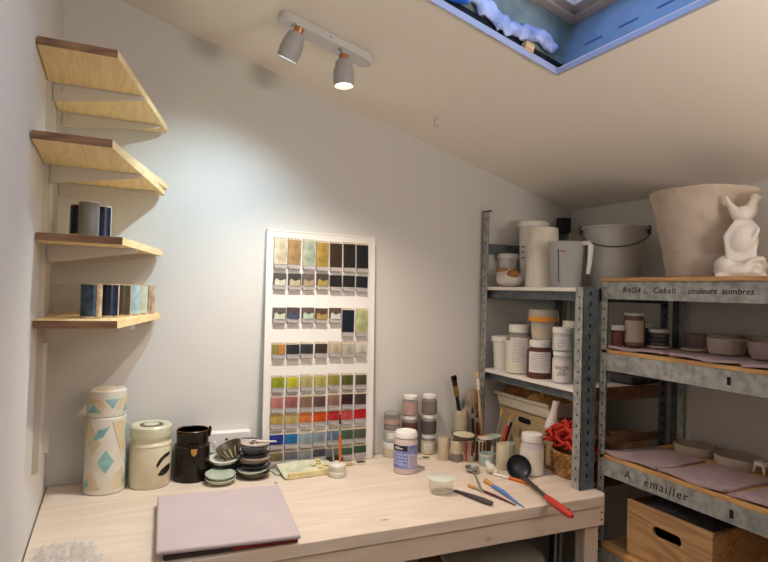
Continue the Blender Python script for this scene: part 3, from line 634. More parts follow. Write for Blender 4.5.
# purple labelled jar in front
loc = (1.213, -.241, D); t = thing('glaze_pot', 'pinkish plastic pot with white lid and violet label on the open bench', 'jar', loc, face_cam(loc)); r = .0445
PINKJ = mat('pale_pink_plastic', (208, 186, 184), .4)
b = MB(); b.lathe([(0, 0), (r-.003, 0), (r, .004), (r, .118), (r-.003, .126), (r-.008, .132), (0, .134)], 36); b.build('pot_body', PINKJ, t)
b = MB(); b.lathe([(0, .132), (r-.003, .132), (r-.001, .135), (r-.002, .150), (r-.006, .156), (r-.014, .158), (r-.018, .154), (0, .154)], 36); b.build('lid', WHITEP, t)
b = MB(); b.patch(r+.0004, -1.5, 1.5, .022, .108, .0005, 24); lb = b.build('paper_label', PURL, t)
b = MB(); b.patch(r+.001, -1.5, .15, .088, .107, .0004, 12); b.build('black_panel', INK, lb)
b = MB(); b.patch(r+.0016, -1.1, -.25, .0945, .0975, .0003, 8); b.patch(r+.0016, -1.0, -.5, .100, .102, .0003, 6); b.build('white_print', WHITEP, lb)
b = MB(); b.patch(r+.001, .2, 1.4, .026, .076, .0004, 10); b.build('pale_column', mat('lilac_label', (190, 184, 210), .6), lb)
b = MB()
for k in range(6): b.patch(r+.0016, .3, 1.1-(k % 3)*.15, .032+k*.007, .0345+k*.007, .0003, 6)
b.patch(r+.0016, .3, 1.2, .090, .093, .0003, 6)
b.build('print_lines', INKG, lb)
b = MB()
for k in range(4):
    z = .034+k*.012
    for q in range(5): a = -1.35+q*.30; b.poly_patch(r+.0010, [(a, z), (a+.14, z+.006), (a+.28, z), (a+.28, z+.003), (a+.14, z+.009), (a, z+.003)], th=.0004)
b.build('wave_print', mat('pale_violet_print', (178, 186, 222), .6), lb)

# cups and pots at the right end of the bench
def tube_cup(label, x, y, r, h, m, bands=(), name='ceramic_cup', cat='cup', group=None, z=D):
    t = thing(name, label, cat, (x, y, z), face_cam((x, y)), group)
    b = MB(); b.lathe([(0, 0), (r-.001, 0), (r, .002), (r, h-.001), (r-.0012, h), (r-.0035, h-.001), (r-.004, .008), (0, .008)], 28); b.build('cup_body', m, t)
    for bm, a0, a1, z0, z1 in bands: b = MB(); b.patch(r, a0, a1, z0*h, z1*h, .0006, 14); b.build('glaze_band', bm, t)
    return t
REDGL = mat('red_glaze', (176, 66, 48), .35, var=.3, vscale=30); BLUGR = mat('blue_grey_glaze', (128, 140, 158), .35); SANDST = mat('sandstone_body', (206, 192, 164), .6, var=.08, vscale=30)
G = 'small cylinder cups at the right end of the bench'
tube_cup('plain cream cylinder cup, leftmost of the small cups right of the jar stacks', 1.437, -.146, .0245, .092, SANDST, group=G)
tube_cup('cream cylinder cup with grey brown foot, under the shallow dish', 1.472, -.188, .0235, .086, SANDST, [(GREYPOW, -2, 2, .05, .4)], group=G)
tube_cup('cylinder cup with red and blue grey stripes, below the shallow dish', 1.518, -.206, .0205, .088, SANDST, [(REDGL, -.7, -.1, .05, .95), (BLUGR, .0, .4, .05, .95), (REDGL, .5, 1.2, .3, .95)], group=G)
tube_cup('dark striped cylinder cup between the red striped cup and the pale blue pot', 1.572, -.214, .0225, .087, SANDST, [(DARKBR, -1.0, -.4, .05, .95), (REDBR, -.2, .2, .05, .95), (DARKBR, .4, .9, .05, .95)], group=G)
tube_cup('low pale blue pot with cream inside in front of the striped cups', 1.562, -.275, .0325, .048, mat('pale_aqua_glaze', (164, 184, 180), .35), [(CREAMG, -2, 2, .86, .99)], name='ceramic_pot', cat='pot')
tube_cup('cream cylinder cup just left of the ladle bowl', 1.591, -.339, .0265, .100, CREAMG, group=G)
tube_cup('pale green cylinder cup standing behind the ladle bowl', 1.650, -.300, .024, .088, CELADON, group=G)
tube_cup('taller cream tube with an ochre foot behind the small cups', 1.580, -.045, .0285, .175, SANDST, [(OCHRE, -2.5, 2.5, .28, .42)], name='ceramic_vase', cat='vase')
tube_cup('dark brown cup hidden low behind the striped cups', 1.625, -.165, .026, .075, BROWNG, group=G)
dish('shallow cream dish with a dark rim balanced on the small cups', (1.497, -.198, D+.089), .050, .022, OLIVE, CREAMG, (-.04, .06), name='shallow_dish')
for k, (x, y, z, lab, m_) in enumerate(((1.60, -.215, D+.089, 'flat white glazed scrap lying on the striped cups', WHITEG), (1.63, -.22, D+.0955, 'pale green glazed scrap on top of the white scrap', CELADON))):
    b = MB(); b.prism([(-.04, -.02), (.01, -.03), (.045, -.01), (.03, .022), (-.03, .024)], 0, .005); o = b.build('glazed_scrap', m_, bevel=.001); o.location = (x, y, z); o.rotation_euler = (0, 0, k*.5); tag(o, lab, 'ceramic scrap', 'ceramic scraps on the striped cups')
b = MB(); b.box(-.03, .03, -.012, .012, 0, .012); o = b.build('brick_piece', mat('terracotta', (166, 84, 56), .8), bevel=.002); o.location = (1.655, -.135, D+.0755+.0); tag(o, 'small terracotta block on the cups below the bristle brushes', 'clay block'); o.location = (1.625, -.158, D+.0755)

# brushes standing
t = thing('flat_brush', 'wide black handled flat brush leaning out of the tall cream tube', 'paintbrush', (1.585, -.045, D))
b = MB(); b.tube([(.012, 0, .02), (-.005, 0, .12), (-.028, 0, .235)], [.005, .009, .008], 10); b.build('handle', BLACKP, t)
b = MB(); b.T = Matrix.Translation((-.028, 0, .235)) @ Matrix.Rotation(-.22, 4, 'Y'); b.box(-.011, .011, -.006, .006, 0, .045); b.build('ferrule', mat('brass_ferrule', (160, 130, 80), .4, .5), t, bevel=.001)
b = MB(); b.T = Matrix.Translation((-.028, 0, .235)) @ Matrix.Rotation(-.22, 4, 'Y'); b.prism([(-.011, -.005), (.011, -.005), (.011, .005), (-.011, .005)], .045, .090); b.box(-.013, .013, -.005, .005, .07, .092); b.build('bristles', BRISTLE, t, bevel=.002)
t = thing('wooden_brush', 'long pale wooden brush with a white tip leaning behind the cups', 'paintbrush', (1.672, -.082, D))
b = MB(); b.tube([(.0, 0, .0), (-.012, .005, .15), (-.022, .01, .265)], [.005, .007, .005], 10); b.build('handle', STICK, t)
b = MB(); b.tube([(-.022, .01, .265), (-.026, .012, .312)], [.006, .008], 10); b.build('ferrule', WHITEP, t)
b = MB(); b.tube([(-.026, .012, .312), (-.029, .013, .345)], [.008, .010], 10); b.build('bristles', mat('pale_bristle', (206, 180, 146), .9), t)
for k, (x, y, dx, m1, m2, lab, L_) in enumerate(((1.670, -.200, .045, REDP, BRISO, 'red handled brush leaning towards the rack', .13), (1.690, -.185, .055, BLACKP, BRISO, 'black handled brush leaning right beside the red handled one', .14), (1.675, -.16, .030, STEEL, BRISO, 'grey handled brush leaning behind the red handled one', .15), (1.615, -.10, -.01, BLACKP, BRISTLE, 'short black tool standing behind the tall cream tube', .15), (1.635, -.10, -.006, DRED, BRISTLE, 'dark red tool standing beside the short black one', .13))):
    t = thing('small_brush', lab, 'paintbrush', (x, y, D), 0, 'small brushes standing behind the cups')
    b = MB(); z0 = .0; b.tube([(0, 0, z0), (dx*.5, 0, z0+L_*.5), (dx, 0, z0+L_)], [.004, .007, .006], 8); b.build('handle', m1, t)
    b = MB(); b.tube([(dx, 0, z0+L_), (dx*1.15, 0, z0+L_+.02)], .005, 8); b.build('ferrule', STEEL, t)
    b = MB(); b.tube([(dx*1.15, 0, z0+L_+.02), (dx*1.28, 0, z0+L_+.045)], [.006, .002], 8); b.build('bristles', m2, t)
# beige bag behind
b = MB(); b.ell((0, 0, .10), (.055, .03, .10)).ell((.01, .0, .21), (.04, .026, .05)).ell((-.02, 0, .05), (.05, .03, .05)); o = b.build('beige_sack', mat('beige_cloth', (150, 132, 112), .9, bump=.8, bscale=14), remesh=.008); o.location = (1.640, -.025, D); tag(o, 'crumpled beige sack against the back wall behind the brushes', 'bag')

jar('plastic_jar', 'milky white screw-top jar beside the rack post on the bench', (1.662, -.425, D), .0440, .155, JARPL, WHITEP, .030, .039, label_mat=PAPER, lab=(-1.5, -.5, .25, .8), content=(WHITEP2, .8))

# glass bowl
t = thing('glass_bowl', 'small clear glass bowl on the open bench', 'bowl', (1.224, -.492, D))
b = MB(); b.lathe([(0, 0), (.036, 0), (.040, .004), (.0465, .046), (.048, .050), (.0465, .052), (.0445, .050), (.038, .008), (.034, .005), (0, .005)], 40); b.build('bowl', BOWLG, t); b = MB(); b.lathe([(.0455, .049), (.048, .049), (.0482, .0515), (.0455, .0525)], 40); b.build('rim', mat('glass_rim', (232, 236, 224), .1, alpha=.55), t)
# tools lying on the bench
def lying(name, label, cat, segs, group=None):
    a = segs[0][2][0]; t = thing(name, label, cat, (a[0], a[1], D), 0, group)
    for pn, m_, pts, rad in segs:
        b = MB(); b.tube([(p[0]-a[0], p[1]-a[1], p[2]) for p in pts], rad, 10); b.build(pn, m_, t)
    return t
lying('palette_knife', 'dark handled palette knife lying right of the glass bowl', 'palette knife', [('blade', STEEL, [(1.262, -.468, .003), (1.272, -.515, .004)], [.002, .003]), ('handle', DGREY, [(1.270, -.508, .006), (1.285, -.57, .009), (1.302, -.635, .010), (1.312, -.665, .010)], [.004, .007, .009, .007])])
t = thing('metal_spoon', 'steel spoon lying face up on the bench', 'spoon', (1.455, -.330, D)); t.scale = (1.2, 1.1, 1.2)
b = MB(); b.T = Matrix.Rotation(-.35, 4, 'Z'); b.lathe([(0, .002), (.015, .005), (.023, .014), (.022, .0150), (.014, .0065), (0, .0045)], 24, sx=1.0, sy=1.5); b.build('spoon_bowl', STEEL, t)
b = MB(); b.tube([(-.012, -.030, .012), (-.035, -.075, .016), (-.065, -.15, .008), (-.085, -.20, .003)], [.0035, .003, .004, .005], 8); b.build('handle', STEEL, t)
lying('thin_brush', 'thin dark red paintbrush with a tan tip lying under the spoon handle', 'paintbrush', [('bristles', BRISO, [(1.345, -.478, .006), (1.352, -.505, .006)], [.007, .006]), ('ferrule', STEEL, [(1.352, -.505, .006), (1.358, -.535, .006)], .004), ('handle', DRED, [(1.358, -.535, .006), (1.372, -.60, .006), (1.386, -.69, .004)], [.004, .0045, .002])], 'paintbrushes lying on the bench')
lying('blue_brush', 'blue handled paintbrush with splayed tan bristles lying on the bench', 'paintbrush', [('bristles', BRISO, [(1.430, -.458, .008), (1.426, -.490, .008), (1.422, -.515, .007)], [.009, .007, .006]), ('handle', BLUEH, [(1.422, -.515, .007), (1.416, -.58, .008), (1.405, -.66, .005), (1.400, -.715, .003)], [.007, .008, .004, .002])], 'paintbrushes lying on the bench')
t = lying('wood_brush', 'orange and white handled brush lying under the ladle', 'paintbrush', [('handle_tip', WHITEP, [(1.508, -.395, .006), (1.535, -.455, .006)], [.005, .005]), ('handle', ORANGEL, [(1.535, -.455, .006), (1.562, -.53, .006), (1.575, -.57, .005)], [.006, .007, .003])], 'paintbrushes lying on the bench')
b = MB(); b.ell((0, 0, .020), (.020, .020, .018)).ell((-.008, .012, .036), (.010, .010, .012)).ell((.012, -.016, .012), (.014, .012, .010)); o = b.build('clay_sponge', WHITEG, remesh=.003); o.location = (1.512, -.372, D); tag(o, 'crumpled white lump beside the steel spoon', 'clay lump')
t = thing('ladle', 'black ladle with a red handle lying across the bench corner', 'ladle', (1.578, -.455, D))
b = MB(); b.T = Matrix.Translation((0, 0, .040)) @ Matrix.Rotation(math.radians(62), 4, Vector((-.35, -.94, 0)).cross(Vector((0, 0, 1))).normalized()*-1)
prof = [(.047*math.sin(a), -.024*math.cos(a)+.004) for a in [k*PI/2/8 for k in range(9)]]
b.lathe([(max(r_, 0), z_) for r_, z_ in prof]+[(r_*.95, z_+.002) for r_, z_ in prof[::-1]], 32); b.build('ladle_bowl', mat('navy_black_nylon', (28, 31, 42), .4), t)
b = MB(); b.tube([(-.006, -.030, .012), (-.028, -.085, .022), (-.052, -.165, .020), (-.078, -.25, .020)], [.010, .008, .007, .007], 10); b.build('shaft', DGREY, t)
b = MB(); b.tube([(-.076, -.245, .020), (-.088, -.29, .020), (-.105, -.35, .022), (-.118, -.40, .022), (-.121, -.415, .022)], [.008, .0115, .012, .011, .006], 14); g = b.build('grip', REDP, t)
b = MB(); b.tube([(-.1135, -.39, .0325), (-.1135, -.39, .034)], .0045, 12); b.build('hanging_hole', mat('hole_dark_red', (70, 20, 20), .8), g)

# ------------------------------------------------------------------ mauve board on the bench, film
t = thing('closed_book', 'dark book with a red edge under the mauve board', 'book', (.49, -.515, D+.0005), -.035)
b = MB(); b.box(-.168, .172, -.188, .172, 0, .018); b.build('cover', DARKB, t, bevel=.003)
b = MB(); b.box(.0, .168, -.1895, -.1865, .004, .014); b.build('page_edge', REDB, t)
b = MB(); b.prism([(.307, -.690), (.664, -.718), (.712, -.300), (.337, -.285)], 0, .013); o = b.build('work_board', MAUVE, bevel=.005); o.location = (-.010, -.018, D+.0192); tag(o, 'flat pale mauve board lying on the bench near its front edge', 'board')
b = MB(); n = 44; vs = []; fs = []
from mathutils import noise
for i in range(n+1):
    for j in range(n+1):
        x = i/n; y = j/n; e = min(x, 1-x, y, 1-y); p = Vector((x*9, y*9, 3.3))
        rd = 1-abs(noise.noise(p))*2; rd2 = 1-abs(noise.noise(p*2.3))*2
        wx = .02*noise.noise(Vector((y*5, 1.7, 0))); wy = .02*noise.noise(Vector((x*5, 7.1, 0)))
        vs.append((.022+x*.20*(1-.35*y)+wx, -.700+y*.18+wy, D+.0015+min(e*6, 1)*(.004+.020*max(0, rd)**2+.006*max(0, rd2)**2)))
fs = [(i*(n+1)+j, (i+1)*(n+1)+j, (i+1)*(n+1)+j+1, i*(n+1)+j+1) for i in range(n) for j in range(n)]
b.add(vs, fs); o = b.build('plastic_film', FILM, ang=180); tag(o, 'crumpled clear plastic film at the front left corner of the bench', 'plastic film')

# ------------------------------------------------------------------ racks
def post(h, sx, sy, wx=.040, wy=.035, holes=True):
    """angle post: legs run +x*sx and -y*... from the outer corner at the origin"""
    b = MB(); t_ = .002
    b.box(*sorted((0, sx*t_)), *sorted((0, sy*wy)), 0, h); b.mi = 1; b.box(*sorted((0, sx*wx)), *sorted((0, sy*t_)), 0, h)  # second leg gets the darker steel, painting its side away from the light
    if holes:
        b.mi = 2; z = .03
        while z < h-.02:
            for q in (.30, .70): pass
            y = sy*wy*.5; b.box(*sorted((-sx*.0003, sx*.0005)), y-.003, y+.003, z, z+.008)
            x = sx*wx*.5; b.box(x-.004, x+.004, *sorted((-sy*.0003, sy*.0005)), z+.012, z+.026)
            z += .038
    return b
LR = thing('metal_rack', 'galvanised metal rack with white shelves standing on the right end of the bench', 'shelving rack', (0, 0, 0))
X0, X1, Y0, Y1 = 1.694, 2.160, -.612, -.012; YF = -.646
for x, y, sx, sy, z0, h in ((X0, YF, 1, 1, .7605, .717), (X0, Y1, 1, -1, .7605, 1.052), (X1, Y0, -1, 1, 0, 1.478), (X1, Y1, -1, -1, 0, 1.812)):
    if x == X0: o = post(h, sx, sy, .066 if y == YF else .030, .040).build('post', [GALV, GALV_SHADE, HOLE], LR, smooth=False)
    else: o = post(h, sx, sy).build('post', [GALV, GALV_SHADE, HOLE], LR, smooth=False)
    o.location = (x, y, z0)
b = MB(); b.box(X0-.002, X0+.014, Y1-.044, Y1+.002, 1.812, 1.818); b.build('post_cap', BLACKP, LR)
b = MB(); b.box(X1-.05, X1+.002, Y1-.045, Y1-.003, 1.75, 1.818); b.build('post_cap', BLACKP, LR)
for z in (1.462, 1.098):
    b = MB(); b.prism([(X0+.003, YF+.004), (1.756, YF+.004), (1.756, Y0+.006), (X1-.003, Y0+.006), (X1-.003, Y1-.004), (X0+.003, Y1-.004)], z, z+.014); b.build('shelf_board', WSHELF, LR, bevel=.001)
    for ya in (Y0+.003, Y1-.005): b = MB(); b.box(X0+.003 if ya > -.3 else 1.770, X1-.003, ya, ya+.002, z-.036, z+.0135 if ya < -.3 else z-.001); b.build('cross_beam', CHIP if z < 1.2 else GALV_SHADE, LR, smooth=False)
    for xa in (X0+.025, X1-.005): b = MB(); b.box(xa, xa+.002, Y0+.006, Y1-.006, z-.034, z-.0005); b.build('side_beam', GALV_SHADE, LR, smooth=False)
b = MB(); b.box(X0+.02, X1-.02, Y1-.006, Y1-.003, 1.625, 1.672); b.build('cross_beam', GALV_SHADE, LR, smooth=False)
b = MB(); b.box(X0+.06, X1-.003, Y0+.006, Y0+.010, .90, .93); b.box(1.775, X1-.003, Y0+.004, Y1-.004, .745, .760); b.build('low_shelf', CHIP, LR, smooth=False)

RR = thing('metal_rack', 'wide galvanised rack with written beams at the right edge', 'shelving rack', (0, 0, 0))
A0, A1, B0, B1 = 1.799, 2.205, -1.75, -.624
for x, y, sx, sy in ((A0, B1, 1, -1), (A1, B1, -1, -1), (A0, B0, 1, 1), (A1, B0, -1, 1)):
    o = post(1.515, sx, sy, .035, .030).build('post', [GALV, GALV_SHADE, HOLE], RR, smooth=False); o.location = (x, y, 0)
levels = [(1.500, .062, 'top'), (1.243, .060, 'mid'), (.868, .058, 'low'), (.545, .06, 'floor')]
beams = []
for z, bh, nm in levels:
    b = MB()
    b.box(A0-.0025, A0-.0005, B0+.003, B1-.018, z-bh, z).box(A0-.0005, A0+.010, B0+.003, B1-.018, z-.002, z)
    beams.append(b.build('front_beam', GALV, RR, smooth=False))
    b = MB(); b.box(A1-.012, A1-.002, B0+.003, B1-.003, z-bh, z); b.build('back_beam', GALV_SHADE, RR, smooth=False)
    for ya in (B1-.005, B0+.003): b = MB(); b.box(A0+.003, A1-.013, ya, ya+.002, z-bh, z); b.build('cross_beam', GALV_SHADE, RR, smooth=False)
    b = MB()
    if nm == 'top': b.box(A0-.010, A1-.004, B0+.003, B1-.004, z+.0005, z+.014)
    else: b.box(A0-.0, A1-.004, B0+.004, B1-.006, z+.0005, z+.014)
    b.build('shelf_board', BOARDW, RR, bevel=.001)
b = MB()
for (z, bh), y in (((1.243, .06), -1.12), ((.868, .058), -1.135), ((1.243, .06), -1.6), ((.868, .058), -1.6)): b.box(A0-.0032, A0-.0024, y-.006, y+.006, z-.042, z-.018)
b.build('beam_slot', HOLE, RR, smooth=False)
def beam_text(body, size, y, z, par, spacing=1.15, shear=.15):
    # read from the left side of the rack: text x runs towards -Y
    return text_mesh(body, size, 'marker_writing', INK, par, lambda c: (A0-.0030-c.z, y-c.x, z+c.y), spacing=spacing, shear=shear)
beam_text('R4\u00a94 ..', .030, -.777, 1.469, beams[0])
beam_text('Cobalt', .028, -.896, 1.470, beams[0])
beam_text('. couleurs', .0265, -1.022, 1.470, beams[0], 1.05)
beam_text('sombres', .0265, -1.141, 1.470, beams[0], 1.05)
beam_text('A', .038, -.762, .840, beams[2])
beam_text('\u00e9mailler', .040, -.912, .838, beams[2], 1.25)

# ---- things on the left rack, top shelf (surface z 1.476)
T1 = 1.4762
b = MB(); b.ell((0, 0, .035), (.052, .072, .036)).ell((0, .03, .048), (.042, .04, .036)).ell((-.012, -.035, .042), (.036, .038, .032)); t = thing('flour_bag', 'crumpled white bag with brown patches on the rack top shelf', 'bag', (1.762, -.125, T1)); b.build('bag_body', BAGM, t, remesh=.006)
b = MB(); b.ell((-.020, -.050, .056), (.026, .030, .020)); b.build('brown_patch', KRAFT, t)
b = MB(); b.ell((-.012, .035, .074), (.03, .03, .012)); b.build('brown_patch', KRAFT, t)
def bucket(label, x, y, z, r0, r1, h, m_, lidm=None, name='plastic_bucket', cat='bucket', rim=True):
    t = thing(name, label, cat, (x, y, z), face_cam((x, y)))
    b = MB()
    prof = [(0, 0), (r0-.003, 0), (r0, .004), (r1, h-.004)] + ([(r1+.005, h-.004), (r1+.005, h), (r1-.002, h)] if rim else [(r1, h), (r1-.002, h)]) + [(r1-.003, h-.006), (r0-.003, .006), (0, .006)]
    b.lathe(prof, 40); b.build('bucket_body', m_, t)
    if lidm: b = MB(); b.lathe([(r1+.0055, h-.016), (r1+.007, h-.014), (r1+.007, h+.004), (r1+.003, h+.008), (r1-.006, h+.005), (0, h+.005)], 40); b.build('lid', lidm, t)
    return t
bucket('small white lidded bucket behind the crumpled bag on the rack top shelf', 1.815, -.037, T1, .036, .042, .145, WHITEP, WHITEP)
t = bucket('tall white lidded bucket behind the white cylinder on the rack top shelf', 1.900, -.105, T1, .054, .062, .290, WHITEP, WHITEP)
b = MB()
for k in range(3): b.patch(.0605, -.95, -.6, .13+k*.025, .138+k*.025, .0008, 4)
b.build('printed_marks', INKG, t)
t = thing('paper_cylinder', 'tall off-white ribbed cylinder at the front of the rack top shelf', 'container', (1.815, -.275, T1), face_cam((1.815, -.275)))
b = MB(); b.lathe([(0, 0), (.066, 0), (.068, .003), (.062, .247), (.060, .250), (.058, .247), (.060, .01), (0, .01)], 40); b.build('cylinder_body', mat('ribbed_offwhite', (226, 218, 204), .6, bump=.25, bscale=50, stretch=(1, 1, 3)), t)
t = thing('measuring_jug', 'translucent measuring jug with a handle on the rack top shelf', 'jug', (1.815, -.420, T1), face_cam((1.815, -.42)))
b = MB(); b.lathe([(0, 0), (.054, 0), (.057, .004), (.069, .176), (.072, .180), (.070, .182), (.067, .176), (.055, .007), (0, .007)], 40); b.build('jug_body', THINPL, t)
b = MB(); b.patch(.0585, -.52, -.45, .02, .150, .001, 3, r1=.0675); b.build('blue_scale_line', mat('blue_print', (60, 70, 130), .6), t)
b = MB(); b.patch(.0665, -.35, -.05, .140, .144, .001, 3, r1=.0668); b.build('red_mark', REDP, t)
b = MB(); a = 1.05; pts = [((.066+q)*math.cos(a), (.066+q)*math.sin(a), z) for q, z in ((0, .176), (.026, .176), (.036, .165), (.032, .10), (.026, .055))]; b.tube(pts, [.008, .010, .011, .009, .008], 10); b.build('jug_handle', WHITEP, t)
t = thing('grey_bucket', 'large grey bucket with a wire handle on the rack top shelf', 'bucket', (2.005, -.480, T1), face_cam((2.005, -.48)))
b = MB(); b.lathe([(0, 0), (.092, 0), (.096, .005), (.120, .240), (.127, .240), (.128, .248), (.122, .249), (.117, .242), (.093, .008), (0, .008)], 48); b.build('bucket_body', GREYP, t)
b = MB(); pts = []
for k in range(15):
    a = -PI/2+PI*k/14; pts.append((.131*math.cos(a)+.004, .131*math.sin(a), .236-.075*math.cos(a)))
b.tube(pts, .0028, 8); b.build('wire_handle', DGREY, t)
b = MB(); b.box(-.012, .012, .121, .135, .22, .256).box(-.012, .012, -.135, -.121, .22, .256); b.build('handle_lug', DGREY, t, bevel=.002)
# ---- second shelf (surface z 1.112)
T2 = 1.1122
bucket('white square-topped tub at the left of the rack middle shelf', 1.757, -.090, T2, .033, .042, .140, WHITEP, WHITEP, name='plastic_tub', cat='tub')
jar('storage_jar', 'large clear jar of white powder with a printed label on the middle rack shelf', (1.765, -.200, T2), .056, .205, CLEARJ, WHITEP, .032, .045, 'jars on the middle rack shelf', content=(WHITEP2, .8), label_mat=PAPER, lab=(-.7, .7, .25, .88))
jar('storage_jar', 'brown powder jar with white lid and green headed label on the middle rack shelf', (1.760, -.340, T2), .0515, .152, REDBR, WHITEP, .028, .042, 'jars on the middle rack shelf', label_mat=PAPER, lab=(-.9, .9, .20, .86))
jar('storage_jar', 'white jar with handwritten label at the bottom of the pair by the post', (1.752, -.480, T2), .037, .122, JARPL, WHITEP, .018, .034, 'jars on the middle rack shelf', label_mat=PAPER, lab=(-1.0, 1.0, .08, .85), lines=False, text='OXYDE\nDE\nZINC')
jar('storage_jar', 'small white jar on top of the handwritten label jar', (1.752, -.480, T2+.1225), .038, .090, JARPL, WHITEP, .022, .038, 'jars on the middle rack shelf', label_mat=PAPER, lab=(-.8, .8, .1, .8))
jar('storage_jar', 'pale green glass jar standing behind the pair of white jars', (1.850, -.420, T2), .034, .235, mat('pale_green_glass', (150, 164, 150), .2), WHITEP, .026, .035, 'jars on the middle rack shelf')
t = thing('plastic_bucket', 'clear bucket with an orange band on top of the brown powder jar', 'bucket', (1.785, -.325, T2+.1522), face_cam((1.785, -.325)))
b = MB(); b.lathe([(0, 0), (.040, 0), (.043, .003), (.050, .080), (.0555, .082), (.0555, .092), (.057, .120), (.055, .122), (.050, .094), (0, .094)], 36); b.build('bucket_body', mat('clear_grey_tub', (178, 170, 158), .35), t)
b = MB(); b.lathe([(.0555, .074), (.058, .075), (.0585, .092), (.0556, .093)], 36); b.build('orange_band', mat('orange_plastic', (222, 150, 50), .45), t)
b = MB(); b.patch(.0425, -PI, PI, .004, .05, .0006, 30, r1=.0475); b.build('contents', SANDST, t)
b = MB(); b.tube([(.0, -.057, .11), (.0, -.060, .09), (.0, -.060, .07), (.01, -.054, .055)], .0018, 6); b.tube([(.0, .057, .11), (.0, .060, .09), (.0, .060, .07), (.01, .054, .055)], .0018, 6); b.build('wire_handle', STEEL, t)
# ---- below the second shelf: boxes on the bench end and the low shelf
t = thing('wooden_crate', 'small pale wooden crate with a hand hole under the cream tray in the rack', 'crate', (1.940, -.207, D+.0005))
b = MB(); b.box(-.135, -.125, -.19, .19, 0, .186).box(.125, .135, -.19, .19, 0, .186).box(-.125, .125, -.19, -.18, 0, .186).box(-.125, .125, .18, .19, 0, .186).box(-.13, .13, -.185, .185, 0, .01); b.build('crate_box', mat('crate_plywood', (202, 176, 136), .7, var=.12, vscale=20, stretch=(1, .2, 1)), t, bevel=.001)
b = MB(); P = [(.012*math.cos(a)+(.03 if math.cos(a) > 0 else -.03), .012*math.sin(a)) for a in [PI*k/8-PI/2 for k in range(16)]]; b.prism(P, 0, .002); b.v = [Vector((-.1365+v.z*.9, .01+v.x, .145+v.y)) for v in b.v]; b.build('hand_hole', HOLE, t)
t = thing('cream_tray', 'cream plastic tray of brown crumpled paper on the wooden crate', 'tray', (1.925, -.198, D+.187))
b = MB(); x0, x1, y0, y1, h = -.145, .145, -.180, .180, .060
b.add([(x0*.9, y0*.95, 0), (x1*.9, y0*.95, 0), (x1*.9, y1*.95, 0), (x0*.9, y1*.95, 0), (x0, y0, h), (x1, y0, h), (x1, y1, h), (x0, y1, h), (x0*.96, y0*.97, h), (x1*.96, y0*.97, h), (x1*.96, y1*.97, h), (x0*.96, y1*.97, h), (x0*.87, y0*.92, .004), (x1*.87, y0*.92, .004), (x1*.87, y1*.92, .004), (x0*.87, y1*.92, .004)],
      [(3,2,1,0)]+[(i, (i+1) % 4, 4+(i+1) % 4, 4+i) for i in range(4)]+[(4+i, 4+(i+1) % 4, 8+(i+1) % 4, 8+i) for i in range(4)]+[(8+i, 8+(i+1) % 4, 12+(i+1) % 4, 12+i) for i in range(4)]+[(12, 13, 14, 15)])
b.build('tray_body', WHITEP2, t, bevel=.002)
b = MB(); b.box(x0-.005, x0+.004, y0-.005, y1+.005, h-.012, h+.001).box(x0-.005, x1+.005, y0-.005, y0+.004, h-.012, h+.001); b.build('tray_rim', WHITEP2, t, bevel=.002)
def crumple(name, label, loc, dims, m_, seed, cat='paper'):
    rnd = random.Random(seed); b = MB(); n = 12; vs = []
    H_ = [[rnd.uniform(0, 1) for _ in range(n+1)] for _ in range(n+1)]
    for i in range(n+1):
        for j in range(n+1):
            e = math.sin(PI*i/n)**.5*math.sin(PI*j/n)**.5 if 0 < i < n and 0 < j < n else 0
            vs.append(((i/n-.5)*dims[0]+rnd.uniform(-.004, .004), (j/n-.5)*dims[1]+rnd.uniform(-.004, .004), e*dims[2]*(.45+.55*H_[i][j])))
    b.add(vs, [(i*(n+1)+j, (i+1)*(n+1)+j, (i+1)*(n+1)+j+1, i*(n+1)+j+1) for i in range(n) for j in range(n)])
    o = b.build(name, m_, ang=20); o.location = loc; md = o.modifiers.new('solid', 'SOLIDIFY'); md.thickness = .0015; return tag(o, label, cat)
crumple('crumpled_paper', 'brown crumpled kraft paper heaped in the cream tray', (1.890, -.12, D+.236), (.18, .20, .085), KRAFT, 3)
crumple('crumpled_paper', 'tan crumpled paper beside the kraft paper in the cream tray', (1.880, -.270, D+.236), (.18, .14, .070), mat('tan_paper', (222, 176, 114), .85, rgb2=(190, 140, 84), vscale=14), 5)
for k, (dz, rz) in enumerate(((.001, .9), (.010, 1.15))):
    b = MB(); b.tube([(-.09, 0, 0), (.02, 0, .002), (.09, 0, 0)], [.004, .005, .003], 8); o = b.build('wooden_stick', STICK); o.location = (1.90, -.365, D+.253+dz); o.rotation_euler = (0, 0, PI/2-rz*.3); tag(o, ['pale wooden stick lying on the rim of the cream tray', 'second pale stick crossing the first one on the cream tray'][k], 'stick', 'sticks on the cream tray')
t = thing('folded_sack', 'folded pale canvas with dark stripes hanging in front of the crate', 'cloth', (1.768, -.235, D))
b = MB(); n = 14; m2 = 8; vs = []
for i in range(n+1):
    for j in range(m2+1):
        u_, v_ = i/n, j/m2; vs.append((-.010+.008*math.sin(u_*19)-.014*(1-v_), (.5-u_)*.22, .002+v_*(.115-.03*math.sin(u_*4)+.01*math.sin(u_*13))))
b.add(vs, [(i*(m2+1)+j, (i+1)*(m2+1)+j, (i+1)*(m2+1)+j+1, i*(m2+1)+j+1) for i in range(n) for j in range(m2)])
o = b.build('canvas', mat('canvas', (186, 162, 124), .9, var=.15, vscale=10), t); md = o.modifiers.new('solid', 'SOLIDIFY'); md.thickness = .003
